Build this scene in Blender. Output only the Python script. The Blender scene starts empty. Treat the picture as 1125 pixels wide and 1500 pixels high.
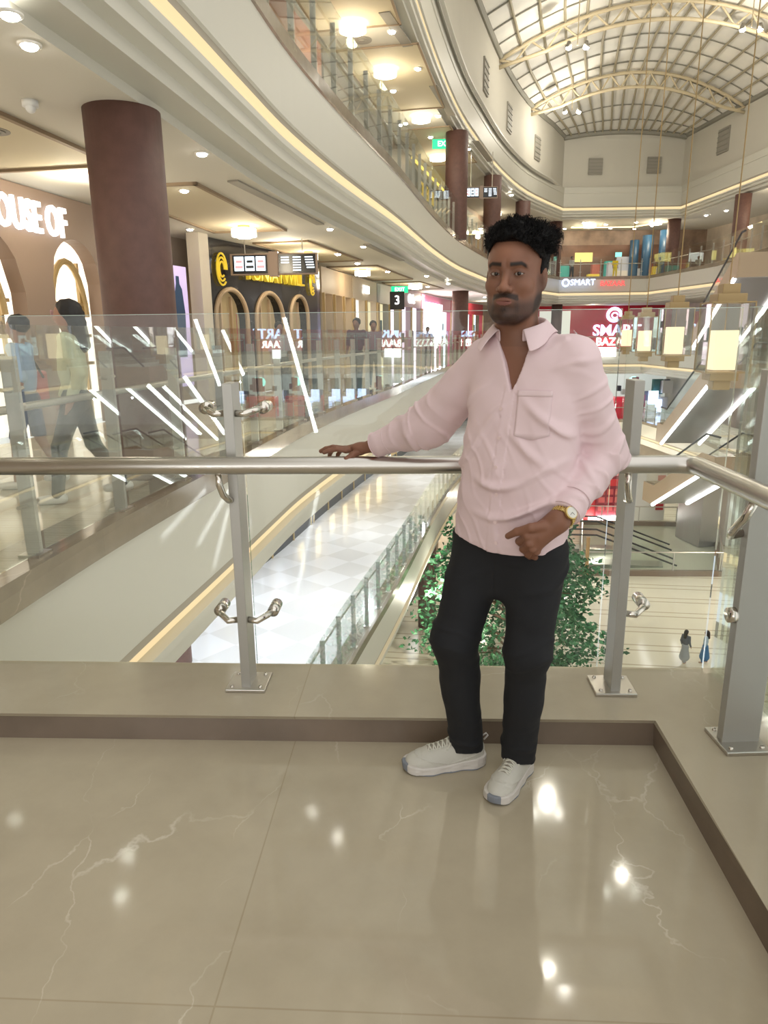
import bpy, bmesh, math, random
import numpy as np
from mathutils import Vector, Matrix
random.seed(7); rng = np.random.default_rng(7)
S = bpy.context.scene
COL = S.collection
R = math.radians
# ------------------------------------------------------------ camera, light, exposure
CAM_H, CAM_PITCH, CAM_ROLL = 1.44, 14.4, 0.6
cd = bpy.data.cameras.new('camera'); cam = bpy.data.objects.new('camera', cd); COL.objects.link(cam)
cd.sensor_fit = 'VERTICAL'; cd.sensor_height = 24.0; cd.lens = 24.0 * 1020 / 1500
cd.clip_start = 0.05; cd.clip_end = 300
cam.matrix_world = Matrix.Translation((0, 0, CAM_H)) @ Matrix.Rotation(R(90 - CAM_PITCH), 4, 'X') @ Matrix.Rotation(R(-CAM_ROLL), 4, 'Z')
S.camera = cam
S.view_settings.view_transform = 'Standard'; S.view_settings.look = 'None'
S.view_settings.gamma = 1.0; S.view_settings.exposure = 0.62; S.view_settings.use_curve_mapping = False
try:
    S.cycles.transparent_max_bounces = 24; S.cycles.max_bounces = 8
except Exception: pass
W = bpy.data.worlds.new('world'); S.world = W; W.use_nodes = True
bg = W.node_tree.nodes['Background']; bg.inputs[0].default_value = (1.0, 0.985, 0.94, 1); bg.inputs[1].default_value = 0.82

def tag(o, label=None, cat=None, group=None, kind=None):
    if label: o['label'] = label
    if cat: o['category'] = cat
    if group: o['group'] = group
    if kind: o['kind'] = kind
    return o
def light(name, kind, loc, power, color=(1, .9, .75), size=.1, label=None, rot=None, spot=None):
    l = bpy.data.lights.new(name, kind); l.energy = power; l.color = color
    if kind == 'AREA': l.shape = 'DISK'; l.size = size
    else: l.shadow_soft_size = size
    if kind == 'SPOT': l.spot_size = spot or R(120); l.spot_blend = .6
    o = bpy.data.objects.new(name, l); COL.objects.link(o); o.location = loc
    if rot: o.rotation_euler = rot
    return o
# ------------------------------------------------------------ materials
MATS = {}
def mat(name, col=(.8, .8, .8), rough=.5, metal=0., emit=None, es=0., spec=None, bump=0., bscale=60., var=0., vscale=3., sheen=0., coat=0.):
    if name in MATS: return MATS[name]
    m = bpy.data.materials.new(name); m.use_nodes = True; MATS[name] = m
    nt = m.node_tree; b = nt.nodes['Principled BSDF']
    b.inputs['Base Color'].default_value = (*col, 1); b.inputs['Roughness'].default_value = rough; b.inputs['Metallic'].default_value = metal
    if spec is not None: b.inputs['Specular IOR Level'].default_value = spec
    if sheen: b.inputs['Sheen Weight'].default_value = sheen
    if coat: b.inputs['Coat Weight'].default_value = coat
    if emit: b.inputs['Emission Color'].default_value = (*emit, 1); b.inputs['Emission Strength'].default_value = es
    tc = nt.nodes.new('ShaderNodeTexCoord')
    if bump:
        n = nt.nodes.new('ShaderNodeTexNoise'); n.inputs['Scale'].default_value = bscale; nt.links.new(tc.outputs['Object'], n.inputs['Vector'])
        bp = nt.nodes.new('ShaderNodeBump'); bp.inputs['Strength'].default_value = bump; bp.inputs['Distance'].default_value = .01
        nt.links.new(n.outputs['Fac'], bp.inputs['Height']); nt.links.new(bp.outputs['Normal'], b.inputs['Normal'])
    if var:
        n = nt.nodes.new('ShaderNodeTexNoise'); n.inputs['Scale'].default_value = vscale; n.inputs['Detail'].default_value = 5; nt.links.new(tc.outputs['Object'], n.inputs['Vector'])
        r = nt.nodes.new('ShaderNodeValToRGB'); nt.links.new(n.outputs['Fac'], r.inputs[0])
        r.color_ramp.elements[0].position = .3; r.color_ramp.elements[1].position = .7
        r.color_ramp.elements[0].color = (*[c * (1 - var) for c in col], 1); r.color_ramp.elements[1].color = (*[min(1, c * (1 + var)) for c in col], 1)
        nt.links.new(r.outputs[0], b.inputs['Base Color'])
    return m
def emis(name, col, s):
    if name in MATS: return MATS[name]
    return mat(name, (.05, .05, .05), .5, emit=col, es=s)
def glass_mat(name, tint=(.93, .965, .945), refl=1.0, rough=0.0, ior=1.5):
    m = bpy.data.materials.new(name); m.use_nodes = True; nt = m.node_tree; nt.nodes.clear(); MATS[name] = m
    out = nt.nodes.new('ShaderNodeOutputMaterial'); mx = nt.nodes.new('ShaderNodeMixShader')
    t = nt.nodes.new('ShaderNodeBsdfTransparent'); t.inputs[0].default_value = (*tint, 1)
    g = nt.nodes.new('ShaderNodeBsdfGlossy'); g.inputs['Roughness'].default_value = rough; g.inputs[0].default_value = (.95, 1, .98, 1)
    f = nt.nodes.new('ShaderNodeFresnel'); f.inputs[0].default_value = ior
    mu = nt.nodes.new('ShaderNodeMath'); mu.operation = 'MULTIPLY'; mu.inputs[1].default_value = refl; mu.use_clamp = True
    nt.links.new(f.outputs[0], mu.inputs[0]); nt.links.new(mu.outputs[0], mx.inputs[0])
    nt.links.new(t.outputs[0], mx.inputs[1]); nt.links.new(g.outputs[0], mx.inputs[2]); nt.links.new(mx.outputs[0], out.inputs[0])
    return m
def marble(name, base, dark, vein, rough=.12, slab=(1.2, 1.2), veins=True, scale=1.0):
    m = mat(name, base, rough); nt = m.node_tree; b = nt.nodes['Principled BSDF']
    tc = nt.nodes.new('ShaderNodeTexCoord'); N = nt.nodes.new; L = nt.links.new
    n1 = N('ShaderNodeTexNoise'); n1.inputs['Scale'].default_value = 1.6 * scale; n1.inputs['Detail'].default_value = 9; n1.inputs['Roughness'].default_value = .62; L(tc.outputs['Object'], n1.inputs['Vector'])
    r1 = N('ShaderNodeValToRGB'); L(n1.outputs['Fac'], r1.inputs[0]); e = r1.color_ramp.elements
    e[0].position = .3; e[0].color = (*dark, 1); e[1].position = .62; e[1].color = (*base, 1)
    col = r1.outputs[0]
    if veins:
        w = N('ShaderNodeTexNoise'); w.inputs['Scale'].default_value = 2.2; w.inputs['Detail'].default_value = 6; L(tc.outputs['Object'], w.inputs['Vector'])
        va = N('ShaderNodeVectorMath'); va.operation = 'SCALE'; va.inputs['Scale'].default_value = .55; L(w.outputs['Color'], va.inputs[0])
        vb = N('ShaderNodeVectorMath'); vb.operation = 'ADD'; L(tc.outputs['Object'], vb.inputs[0]); L(va.outputs[0], vb.inputs[1])
        mp = N('ShaderNodeMapping'); mp.inputs['Rotation'].default_value = (0, 0, R(-14)); mp.inputs['Scale'].default_value = (1.25, .42, 1); L(vb.outputs[0], mp.inputs[0])
        vo = N('ShaderNodeTexVoronoi'); vo.feature = 'DISTANCE_TO_EDGE'; vo.inputs['Scale'].default_value = 1.9 * scale; L(mp.outputs[0], vo.inputs['Vector'])
        rv = N('ShaderNodeValToRGB'); L(vo.outputs['Distance'], rv.inputs[0]); rv.color_ramp.elements[0].color = (1, 1, 1, 1); rv.color_ramp.elements[1].color = (0, 0, 0, 1); rv.color_ramp.elements[1].position = .008
        mk = N('ShaderNodeTexNoise'); mk.inputs['Scale'].default_value = 2.1; mk.inputs['Detail'].default_value = 3; L(tc.outputs['Object'], mk.inputs['Vector'])
        rk = N('ShaderNodeValToRGB'); L(mk.outputs['Fac'], rk.inputs[0]); rk.color_ramp.elements[0].position = .50; rk.color_ramp.elements[1].position = .62
        mm = N('ShaderNodeMath'); mm.operation = 'MULTIPLY'; L(rv.outputs[0], mm.inputs[0]); L(rk.outputs[0], mm.inputs[1])
        m2 = N('ShaderNodeMath'); m2.operation = 'MULTIPLY'; m2.inputs[1].default_value = .42; L(mm.outputs[0], m2.inputs[0])
        mx = N('ShaderNodeMixRGB'); L(m2.outputs[0], mx.inputs[0]); L(col, mx.inputs[1]); mx.inputs[2].default_value = (*vein, 1); col = mx.outputs[0]
    if slab:
        br = N('ShaderNodeTexBrick'); br.offset = 0.0; br.inputs['Scale'].default_value = 1; br.inputs['Brick Width'].default_value = slab[0]; br.inputs['Row Height'].default_value = slab[1]
        br.inputs['Mortar Size'].default_value = .0022; br.inputs['Color1'].default_value = (1, 1, 1, 1); br.inputs['Color2'].default_value = (.9, .9, .9, 1); br.inputs['Mortar'].default_value = (.82, .8, .76, 1)
        mp = N('ShaderNodeMapping'); mp.inputs['Location'].default_value = (.45, .3, 0); mp.inputs['Rotation'].default_value = (0, 0, R(3)); L(tc.outputs['Object'], mp.inputs[0]); L(mp.outputs[0], br.inputs['Vector'])
        mx = N('ShaderNodeMixRGB'); mx.blend_type = 'MULTIPLY'; mx.inputs[0].default_value = 1; L(col, mx.inputs[1]); L(br.outputs[0], mx.inputs[2]); col = mx.outputs[0]
    L(col, b.inputs['Base Color'])
    return m
def checker(name, c1, c2, scale, rough=.12, rot=0.):
    m = mat(name, c1, rough); nt = m.node_tree; b = nt.nodes['Principled BSDF']; N = nt.nodes.new; L = nt.links.new
    tc = N('ShaderNodeTexCoord'); mp = N('ShaderNodeMapping'); mp.inputs['Rotation'].default_value = (0, 0, R(rot)); L(tc.outputs['Object'], mp.inputs[0])
    ck = N('ShaderNodeTexChecker'); ck.inputs['Scale'].default_value = scale; ck.inputs['Color1'].default_value = (*c1, 1); ck.inputs['Color2'].default_value = (*c2, 1); L(mp.outputs[0], ck.inputs['Vector'])
    L(ck.outputs[0], b.inputs['Base Color']); return m
def stripes(name, base, dark, rough=.15):
    m = mat(name, base, rough); nt = m.node_tree; b = nt.nodes['Principled BSDF']; N = nt.nodes.new; L = nt.links.new
    tc = N('ShaderNodeTexCoord'); mp = N('ShaderNodeMapping'); mp.inputs['Rotation'].default_value = (0, 0, R(8)); L(tc.outputs['Object'], mp.inputs[0])
    sx = N('ShaderNodeSeparateXYZ'); L(mp.outputs[0], sx.inputs[0])
    def line(off):
        a = N('ShaderNodeMath'); a.operation = 'ADD'; a.inputs[1].default_value = off; L(sx.outputs['Y'], a.inputs[0])
        p = N('ShaderNodeMath'); p.operation = 'PINGPONG'; p.inputs[1].default_value = 1.0; L(a.outputs[0], p.inputs[0])
        q = N('ShaderNodeMath'); q.operation = 'LESS_THAN'; q.inputs[1].default_value = .055; L(p.outputs[0], q.inputs[0]); return q.outputs[0]
    ad = N('ShaderNodeMath'); ad.operation = 'MAXIMUM'; L(line(0), ad.inputs[0]); L(line(.55), ad.inputs[1])
    n = N('ShaderNodeTexNoise'); n.inputs['Scale'].default_value = .8; L(tc.outputs['Object'], n.inputs['Vector'])
    r = N('ShaderNodeValToRGB'); L(n.outputs['Fac'], r.inputs[0]); r.color_ramp.elements[0].color = (*[c * .9 for c in base], 1); r.color_ramp.elements[1].color = (*base, 1)
    mx = N('ShaderNodeMixRGB'); L(ad.outputs[0], mx.inputs[0]); L(r.outputs[0], mx.inputs[1]); mx.inputs[2].default_value = (*dark, 1); L(mx.outputs[0], b.inputs['Base Color']); return m

M_floor = marble('beige_marble', (.50, .435, .325), (.42, .362, .265), (.84, .80, .70), .07, (1.5, 1.5))
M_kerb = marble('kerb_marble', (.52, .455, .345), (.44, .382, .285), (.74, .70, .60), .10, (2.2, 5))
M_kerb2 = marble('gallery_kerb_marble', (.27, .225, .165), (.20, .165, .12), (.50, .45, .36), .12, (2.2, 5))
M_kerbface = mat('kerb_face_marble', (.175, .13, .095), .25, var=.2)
M_cream = mat('cream_paint', (.53, .517, .452), .45)
M_cream2 = mat('cream_plaster', (.52, .495, .425), .7)
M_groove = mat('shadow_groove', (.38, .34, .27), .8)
M_ceil = mat('ceiling_plaster', (.60, .575, .50), .8)
M_tray = mat('tray_ceiling_paint', (.62, .55, .39), .8)
M_cove = emis('cove_glow', (1.0, .74, .40), .66)
M_brown = mat('brown_cladding', (.118, .058, .046), .6, bump=.15, bscale=120, var=.12, vscale=8)
M_steel = mat('brushed_steel', (.60, .57, .53), .28, 1.0)
M_post = mat('satin_steel_post', (.47, .46, .43), .45, .6)
M_chrome = mat('polished_steel', (.72, .68, .62), .14, 1.0)
M_glass = glass_mat('railing_glass', (.985, .995, .988), .8)
M_fglass = glass_mat('far_railing_glass', (.982, .993, .986), .38)
M_gedge = mat('glass_edge', (.55, .66, .60), .15)
M_white = emis('white_light', (1, .97, .92), 9)
M_lamp = emis('lamp_glow', (1, .93, .78), 14)
M_led = emis('led_strip', (1, 1, 1), 5)
M_dark = mat('dark_paint', (.02, .02, .022), .4)
M_vent = mat('vent_grey', (.28, .26, .22), .6)
M_gold = mat('brass', (.62, .42, .10), .35, .9)
M_red = mat('red_panel', (.50, .012, .03), .4)
M_lfl = checker('lower_floor_tiles', (.80, .78, .77), (.71, .685, .66), 1.0, .10, 40)
M_gfl = stripes('ground_floor_tiles', (.78, .75, .62), (.50, .45, .34))
M_ofl = marble('gallery_marble', (.62, .56, .44), (.50, .45, .36), (.8, .75, .65), .10, (1.2, 1.2))

# ------------------------------------------------------------ mesh helpers
class MB:
    def __init__(s): s.v = []; s.f = []; s.m = []; s.mi = 0
    def add(s, vs, fs):
        o = len(s.v); s.v += [tuple(v) for v in vs]; s.f += [tuple(i + o for i in f) for f in fs]; s.m += [s.mi] * len(fs); return s
    def box(s, c, d, rz=0, rot=None):
        M = rot if rot is not None else Matrix.Rotation(rz, 3, 'Z')
        vs = [Vector(c) + M @ Vector((sx * d[0] / 2, sy * d[1] / 2, sz * d[2] / 2)) for sx in (-1, 1) for sy in (-1, 1) for sz in (-1, 1)]
        return s.add(vs, [(0, 1, 3, 2), (4, 6, 7, 5), (0, 4, 5, 1), (2, 3, 7, 6), (0, 2, 6, 4), (1, 5, 7, 3)])
    def prism(s, poly, z0, z1):
        n = len(poly); a = sum(poly[i][0] * poly[(i + 1) % n][1] - poly[(i + 1) % n][0] * poly[i][1] for i in range(n))
        if a < 0: poly = poly[::-1]
        vs = [(x, y, z0) for x, y in poly] + [(x, y, z1) for x, y in poly]
        return s.add(vs, [tuple(range(n - 1, -1, -1)), tuple(range(n, 2 * n))] + [(i, (i + 1) % n, n + (i + 1) % n, n + i) for i in range(n)])
    def tube(s, pts, r, n=12, cap=True):
        pts = [Vector(p) for p in pts]; rs = r if isinstance(r, (list, tuple)) else [r] * len(pts)
        t0 = (pts[1] - pts[0]).normalized(); u = t0.orthogonal().normalized(); vs = []
        for i, p in enumerate(pts):
            a = pts[max(i - 1, 0)]; b = pts[min(i + 1, len(pts) - 1)]; t = (b - a).normalized()
            u = (u - t * u.dot(t)); u = u.normalized() if u.length > 1e-6 else t.orthogonal().normalized(); w = t.cross(u)
            for k in range(n):
                an = 2 * math.pi * k / n; vs.append(p + (u * math.cos(an) + w * math.sin(an)) * rs[i])
        fs = [(i * n + k, i * n + (k + 1) % n, (i + 1) * n + (k + 1) % n, (i + 1) * n + k) for i in range(len(pts) - 1) for k in range(n)]
        if cap: fs += [tuple(range(n - 1, -1, -1)), tuple(range((len(pts) - 1) * n, len(pts) * n))]
        return s.add(vs, fs)
    def cyl(s, c, r, h, n=24, r2=None):
        return s.tube([c, (c[0], c[1], c[2] + h)], [r, r if r2 is None else r2], n)
    def sphere(s, c, r, n=12, sc=(1, 1, 1)):
        vs = [(c[0], c[1], c[2] + r * sc[2])]; fs = []
        for i in range(1, n):
            a = math.pi * i / n
            for k in range(2 * n):
                b = math.pi * k / n; vs.append((c[0] + r * sc[0] * math.sin(a) * math.cos(b), c[1] + r * sc[1] * math.sin(a) * math.sin(b), c[2] + r * sc[2] * math.cos(a)))
        vs.append((c[0], c[1], c[2] - r * sc[2])); m = 2 * n
        fs += [(0, 1 + k, 1 + (k + 1) % m) for k in range(m)]
        fs += [(1 + i * m + k, 1 + (i + 1) * m + k, 1 + (i + 1) * m + (k + 1) % m, 1 + i * m + (k + 1) % m) for i in range(n - 2) for k in range(m)]
        l = len(vs) - 1; fs += [(l, 1 + (n - 2) * m + (k + 1) % m, 1 + (n - 2) * m + k) for k in range(m)]
        return s.add(vs, fs)
    def build(s, name, m, parent=None, smooth=False, bevel=0, loc=None):
        me = bpy.data.meshes.new(name); 
        off = Vector(loc) if loc else Vector((0, 0, 0))
        me.from_pydata([tuple(Vector(v) - off) for v in s.v], [], s.f)
        for x in (m if isinstance(m, (list, tuple)) else [m]): me.materials.append(x)
        if any(s.m): me.polygons.foreach_set('material_index', s.m)
        if smooth: me.polygons.foreach_set('use_smooth', [True] * len(me.polygons))
        me.update()
        o = bpy.data.objects.new(name, me); COL.objects.link(o); o.location = off
        if parent is not None:
            o.parent = parent
            if not loc: o.matrix_parent_inverse = parent_inv(parent)
            else: o.location = off; o.matrix_parent_inverse = parent_inv(parent)
        if bevel:
            b = o.modifiers.new('bevel', 'BEVEL'); b.width = bevel; b.segments = 2; b.limit_method = 'ANGLE'
        return o
def world_of(p):
    M = p.matrix_basis.copy()
    if p.parent: M = world_of(p.parent) @ p.matrix_parent_inverse @ M
    return M
def parent_inv(p): return world_of(p).inverted()
def thing(name, label, cat, loc=(0, 0, 0), rz=0, group=None):
    o = bpy.data.objects.new(name, None); COL.objects.link(o); o.location = loc; o.rotation_euler = (0, 0, rz); o.empty_display_size = .1
    return tag(o, label, cat, group)
def copy_tree(o, parent=None):
    c = o.copy(); COL.objects.link(c)
    if parent is not None:
        mi = o.matrix_parent_inverse.copy(); c.parent = parent; c.matrix_parent_inverse = mi
    for ch in list(o.children): copy_tree(ch, c)
    return c
def struct(mb, name, m, smooth=False, parent=None):
    o = mb.build(name, m, parent, smooth)
    if parent is None: o['kind'] = 'structure'
    return o
def text_mesh(name, body, size, loc, xdir, m, parent, depth=.03, sx=1., align='CENTER', up=(0, 0, 1), bold=0.0):
    cu = bpy.data.curves.new(name, 'FONT'); cu.body = body; cu.size = size; cu.extrude = depth / 2; cu.align_x = align; cu.align_y = 'CENTER'; cu.offset = bold; cu.resolution_u = 3
    o = bpy.data.objects.new(name, cu); COL.objects.link(o); bpy.context.view_layer.update()
    me = bpy.data.meshes.new_from_object(o.evaluated_get(bpy.context.evaluated_depsgraph_get())); bpy.data.objects.remove(o)
    x = Vector(xdir).normalized(); y = Vector(up); y = (y - x * y.dot(x)).normalized(); z = x.cross(y)
    M = Matrix((x * sx, y, z)).transposed().to_4x4(); M.translation = Vector(loc); me.transform(M)
    me.materials.clear(); me.materials.append(m)
    t = bpy.data.objects.new(name, me); COL.objects.link(t)
    if parent is not None: t.parent = parent; t.matrix_parent_inverse = parent_inv(parent)
    return t
def smooth_line(pts, n=4):
    out = []; P = [Vector((*p, 0)) for p in pts]
    for i in range(len(P) - 1):
        a = P[max(i - 1, 0)]; b = P[i]; c = P[i + 1]; d = P[min(i + 2, len(P) - 1)]
        for k in range(n):
            t = k / n; q = .5 * ((2 * b) + (c - a) * t + (2 * a - 5 * b + 4 * c - d) * t * t + (3 * b - a - 3 * c + d) * t ** 3); out.append((q.x, q.y))
    out.append(pts[-1]); return out
def normals2(pts, side=1):
    out = []
    for i in range(len(pts)):
        a = Vector(pts[max(i - 1, 0)]); b = Vector(pts[min(i + 1, len(pts) - 1)]); t = (b - a).normalized(); out.append(Vector((-t.y, t.x)) * side)
    return out
def sweep(mb, pts, prof, side=1, mats=None):
    ns = normals2(pts, side); k = len(prof); vs = []
    for p, n in zip(pts, ns):
        for o, z in prof: vs.append((p[0] + n.x * o, p[1] + n.y * o, z))
    b = len(mb.v); mb.v += vs
    for i in range(len(pts) - 1):
        for j in range(k - 1):
            q = (b + i * k + j, b + (i + 1) * k + j, b + (i + 1) * k + j + 1, b + i * k + j + 1)
            mb.f.append(q if side > 0 else q[::-1]); mb.m.append(mats[j] if mats else 0)
def strip(mb, A, B, z, up=True):
    b = len(mb.v)
    for p, q in zip(A, B): mb.v += [(p[0], p[1], z), (q[0], q[1], z)]
    for i in range(len(A) - 1):
        f = (b + 2 * i, b + 2 * i + 1, b + 2 * i + 3, b + 2 * i + 2); mb.f.append(f[::-1] if up else f); mb.m.append(mb.mi)
def resample(pts, d, s0=0.):
    P = [Vector(p) for p in pts]; L = [0]
    for a, b in zip(P, P[1:]): L.append(L[-1] + (b - a).length)
    out = []; s = s0
    while s <= L[-1]:
        i = max(j for j in range(len(L)) if L[j] <= s + 1e-9); i = min(i, len(P) - 2)
        t = (s - L[i]) / (L[i + 1] - L[i]); q = P[i].lerp(P[i + 1], t); out.append((q.x, q.y)); s += d
    return out
# ------------------------------------------------------------ the atrium: floor slabs, fascias, ceilings
Z1, Z2, ZL, ZG = 5.3, 11.28, -5.4, -12.2
ZC0, ZC1 = Z1 - 1.8, Z2 - 1.8
KL = [(-2.35, -6), (-2.3, 0), (-2.16, 3.0), (-2.07, 4.3), (-1.95, 5.4), (-1.68, 7.4), (-1.48, 9.0), (-1.2, 11), (-.6, 14), (.5, 18.8), (1.83, 25.3), (3.2, 31.1), (4.55, 35.6), (6.7, 42), (9.5, 48.5), (13.4, 55)]
WL = [(-6.6, -6), (-6.5, 0), (-6.2, 4.0), (-5.95, 6.2), (-5.6, 8.0), (-5.2, 10.1), (-4.85, 11.9), (-4.4, 14.5), (-3.75, 16.4), (-2.35, 20.2), (-1.0, 26.5), (.6, 33.2), (1.9, 37.5), (4.0, 45), (7.0, 53), (10.5, 61.5)]
KLs, WLs = smooth_line(KL, 4), smooth_line(WL, 4)
KR = [(19.8, 54.6), (20.4, 45), (19.3, 37), (18.6, 28), (18.5, 10)]
WR = [(24.5, 61.5), (25.5, 46), (25, 37), (24.5, 28), (24.5, 10)]
E_all = KLs + KR; O_all = WLs + WR
KR2 = [(21.9, 54.8), (22.3, 44), (23.5, 30), (23.5, 10)]
WR2 = [(27, 61.5), (28.5, 46), (29.5, 30), (29.5, 10)]
E_top = KLs + KR2; O_top = WLs + WR2
def offs(line, d):
    ns = normals2(line); return [(p[0] + n.x * d, p[1] + n.y * d) for p, n in zip(line, ns)]
def level(z, E, O, top_mat, kerb=True, hi=None, soff=-1.8):
    fl = MB(); strip(fl, E, O, z, True); struct(fl, 'floor', top_mat)
    mb = MB()
    hi = .1 if hi is None else hi
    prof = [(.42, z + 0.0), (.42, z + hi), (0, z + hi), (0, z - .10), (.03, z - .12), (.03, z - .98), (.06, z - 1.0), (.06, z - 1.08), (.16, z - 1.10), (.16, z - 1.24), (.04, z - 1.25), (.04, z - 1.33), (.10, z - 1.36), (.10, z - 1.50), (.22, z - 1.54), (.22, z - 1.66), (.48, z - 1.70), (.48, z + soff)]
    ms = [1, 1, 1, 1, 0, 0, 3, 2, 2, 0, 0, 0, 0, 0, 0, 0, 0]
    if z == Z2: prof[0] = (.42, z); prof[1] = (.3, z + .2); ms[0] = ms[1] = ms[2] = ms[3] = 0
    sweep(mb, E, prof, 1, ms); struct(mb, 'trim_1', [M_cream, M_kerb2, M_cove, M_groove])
    cm = MB(); ns = normals2(E); A = [(p[0] + n.x * .47, p[1] + n.y * .47) for p, n in zip(E, ns)]; strip(cm, A, offs(O, 1.9 if z == 0 else .8), z + soff, False); struct(cm, 'ceiling', M_ceil)
level(0.0, E_all, O_all, M_ofl)
level(Z1, E_all, O_all, M_ofl)
level(Z2, E_top, O_top, M_cream, hi=.3)
level(ZL, E_all, offs(O_all, 1.6), M_lfl)
# ground floor
g = MB(); g.add([(-9, -4, ZG), (34, -4, ZG), (34, 64, ZG), (-9, 64, ZG)], [(0, 1, 2, 3)]); struct(g, 'floor', M_gfl)
# walls behind the galleries
def wallstrip(z0, z1, line, m, name='wall_left'):
    mb = MB(); k = len(line); b = [(x, y, z0) for x, y in line] + [(x, y, z1) for x, y in line]
    mb.add(b, [(i, i + 1, k + i + 1, k + i) for i in range(k - 1)]); return struct(mb, name, m)
M_wall = mat('shop_wall_beige', (.50, .42, .33), .6, var=.15, vscale=1.5)
M_wallb = mat('upper_wall_brown', (.26, .18, .13), .5, var=.35, vscale=1.2)
M_walll = mat('lower_wall_cream', (.55, .48, .40), .6, var=.2, vscale=.8)
def offs(line, d):
    ns = normals2(line); return [(p[0] + n.x * d, p[1] + n.y * d) for p, n in zip(line, ns)]
wallstrip(0, ZC0 + .02, offs(WLs, .6), M_wall); wallstrip(Z1, ZC1 + .05, WLs, M_wallb); wallstrip(ZL, -1.75, offs(WLs, 2.1), M_walll); wallstrip(ZG, -7.1, offs(KLs, 2.6), M_walll)
wallstrip(0, ZC0 + .02, [(9.5, 61.5), (25, 61.5)], M_red, 'wall_far'); wallstrip(Z1, ZC1 + .05, [(10.5, 61.5), (27, 61.5)], M_wallb, 'wall_far'); wallstrip(ZL, -1.75, [(10.5, 61.5), (24.5, 61.5)], M_walll, 'wall_far'); wallstrip(ZG, -7.1, [(7, 61.5), (33, 61.5)], M_walll, 'wall_far')
wallstrip(0, ZC0 + .02, WR, M_wall, 'wall_right'); wallstrip(Z1, ZC1 + .05, WR2, M_walll, 'wall_right'); wallstrip(ZL, -1.75, WR, M_walll, 'wall_right'); wallstrip(ZG, -7.1, [(33, 61.5), (33, 10)], M_walll, 'wall_right')
# wall of the clerestory above the top fascia, curving up to the vault
TOPZ = 14.95
up = offs(KLs, -.1)
i0 = next(i for i, p in enumerate(up) if p[1] > 9)
TW = [(p[0] + .02, p[1]) for p in up if p[1] > 9]
TW = [p for p in TW if p[1] < 53.5] + [(13.3, 55.2), (22.0, 55.2), (23, 44), (24.5, 30), (25, 9)]
wallstrip(Z2 + .15, TOPZ, TW, M_cream2, 'wall_left')
mb = MB(); sweep(mb, TW, [(.3, Z2 + .34), (-.12, Z2 + .34), (-.12, Z2 + .26), (-.0, Z2 + .2)], 1); struct(mb, 'trim_2', M_cream)
# ---- our own platform
FR = [(-2.3, 2.33), (-1.43, 2.30), (.955, 2.21), (.90, 1.30), (.80, -6.0), (-2.3, -6.0)]
m = MB(); m.prism([(-2.34, 2.75)] + [(1.34, 2.60), (1.36, 2.1), (1.40, -6), (-2.36, -6)], -.45, 0.0); struct(m, 'floor', [M_floor])
k = MB()
fr = [(-2.15, 2.33), (.955, 2.205), (.90, 1.30), (.80, -6.0)]; ou = [(-2.15, 2.755), (1.335, 2.595), (1.362, 2.1), (1.40, -6)]
b0 = len(k.v); n = 4
vs = [(x, y, .1) for x, y in fr] + [(x, y, .1) for x, y in ou] + [(x, y, .0) for x, y in fr] + [(x, y, -.16) for x, y in ou] + [(x + .012 * (1 if i > 1 else 0), y + (.012 if i < 2 else 0), .082) for i, (x, y) in enumerate(fr)]
fs = []; ms = []
for i in range(3):
    fs.append((i, i + 1, n + i + 1, n + i)); ms.append(0)
    fs.append((i + 1, i, 16 + i, 16 + i + 1)); ms.append(0)
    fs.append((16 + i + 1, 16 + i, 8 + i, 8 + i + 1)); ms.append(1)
    fs.append((n + i, n + i + 1, 12 + i + 1, 12 + i)); ms.append(0)
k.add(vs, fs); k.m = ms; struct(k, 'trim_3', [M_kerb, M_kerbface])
f = MB(); sweep(f, [(-2.15, 2.745), (1.325, 2.585), (1.352, 2.1), (1.39, -6)], [(0, -.14), (0, -.98), (.1, -1.0), (.1, -1.2), (0, -1.22), (0, -1.7)], -1, [0, 0, 1, 0, 0]); struct(f, 'trim_4', [M_cream, M_cove])

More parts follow.
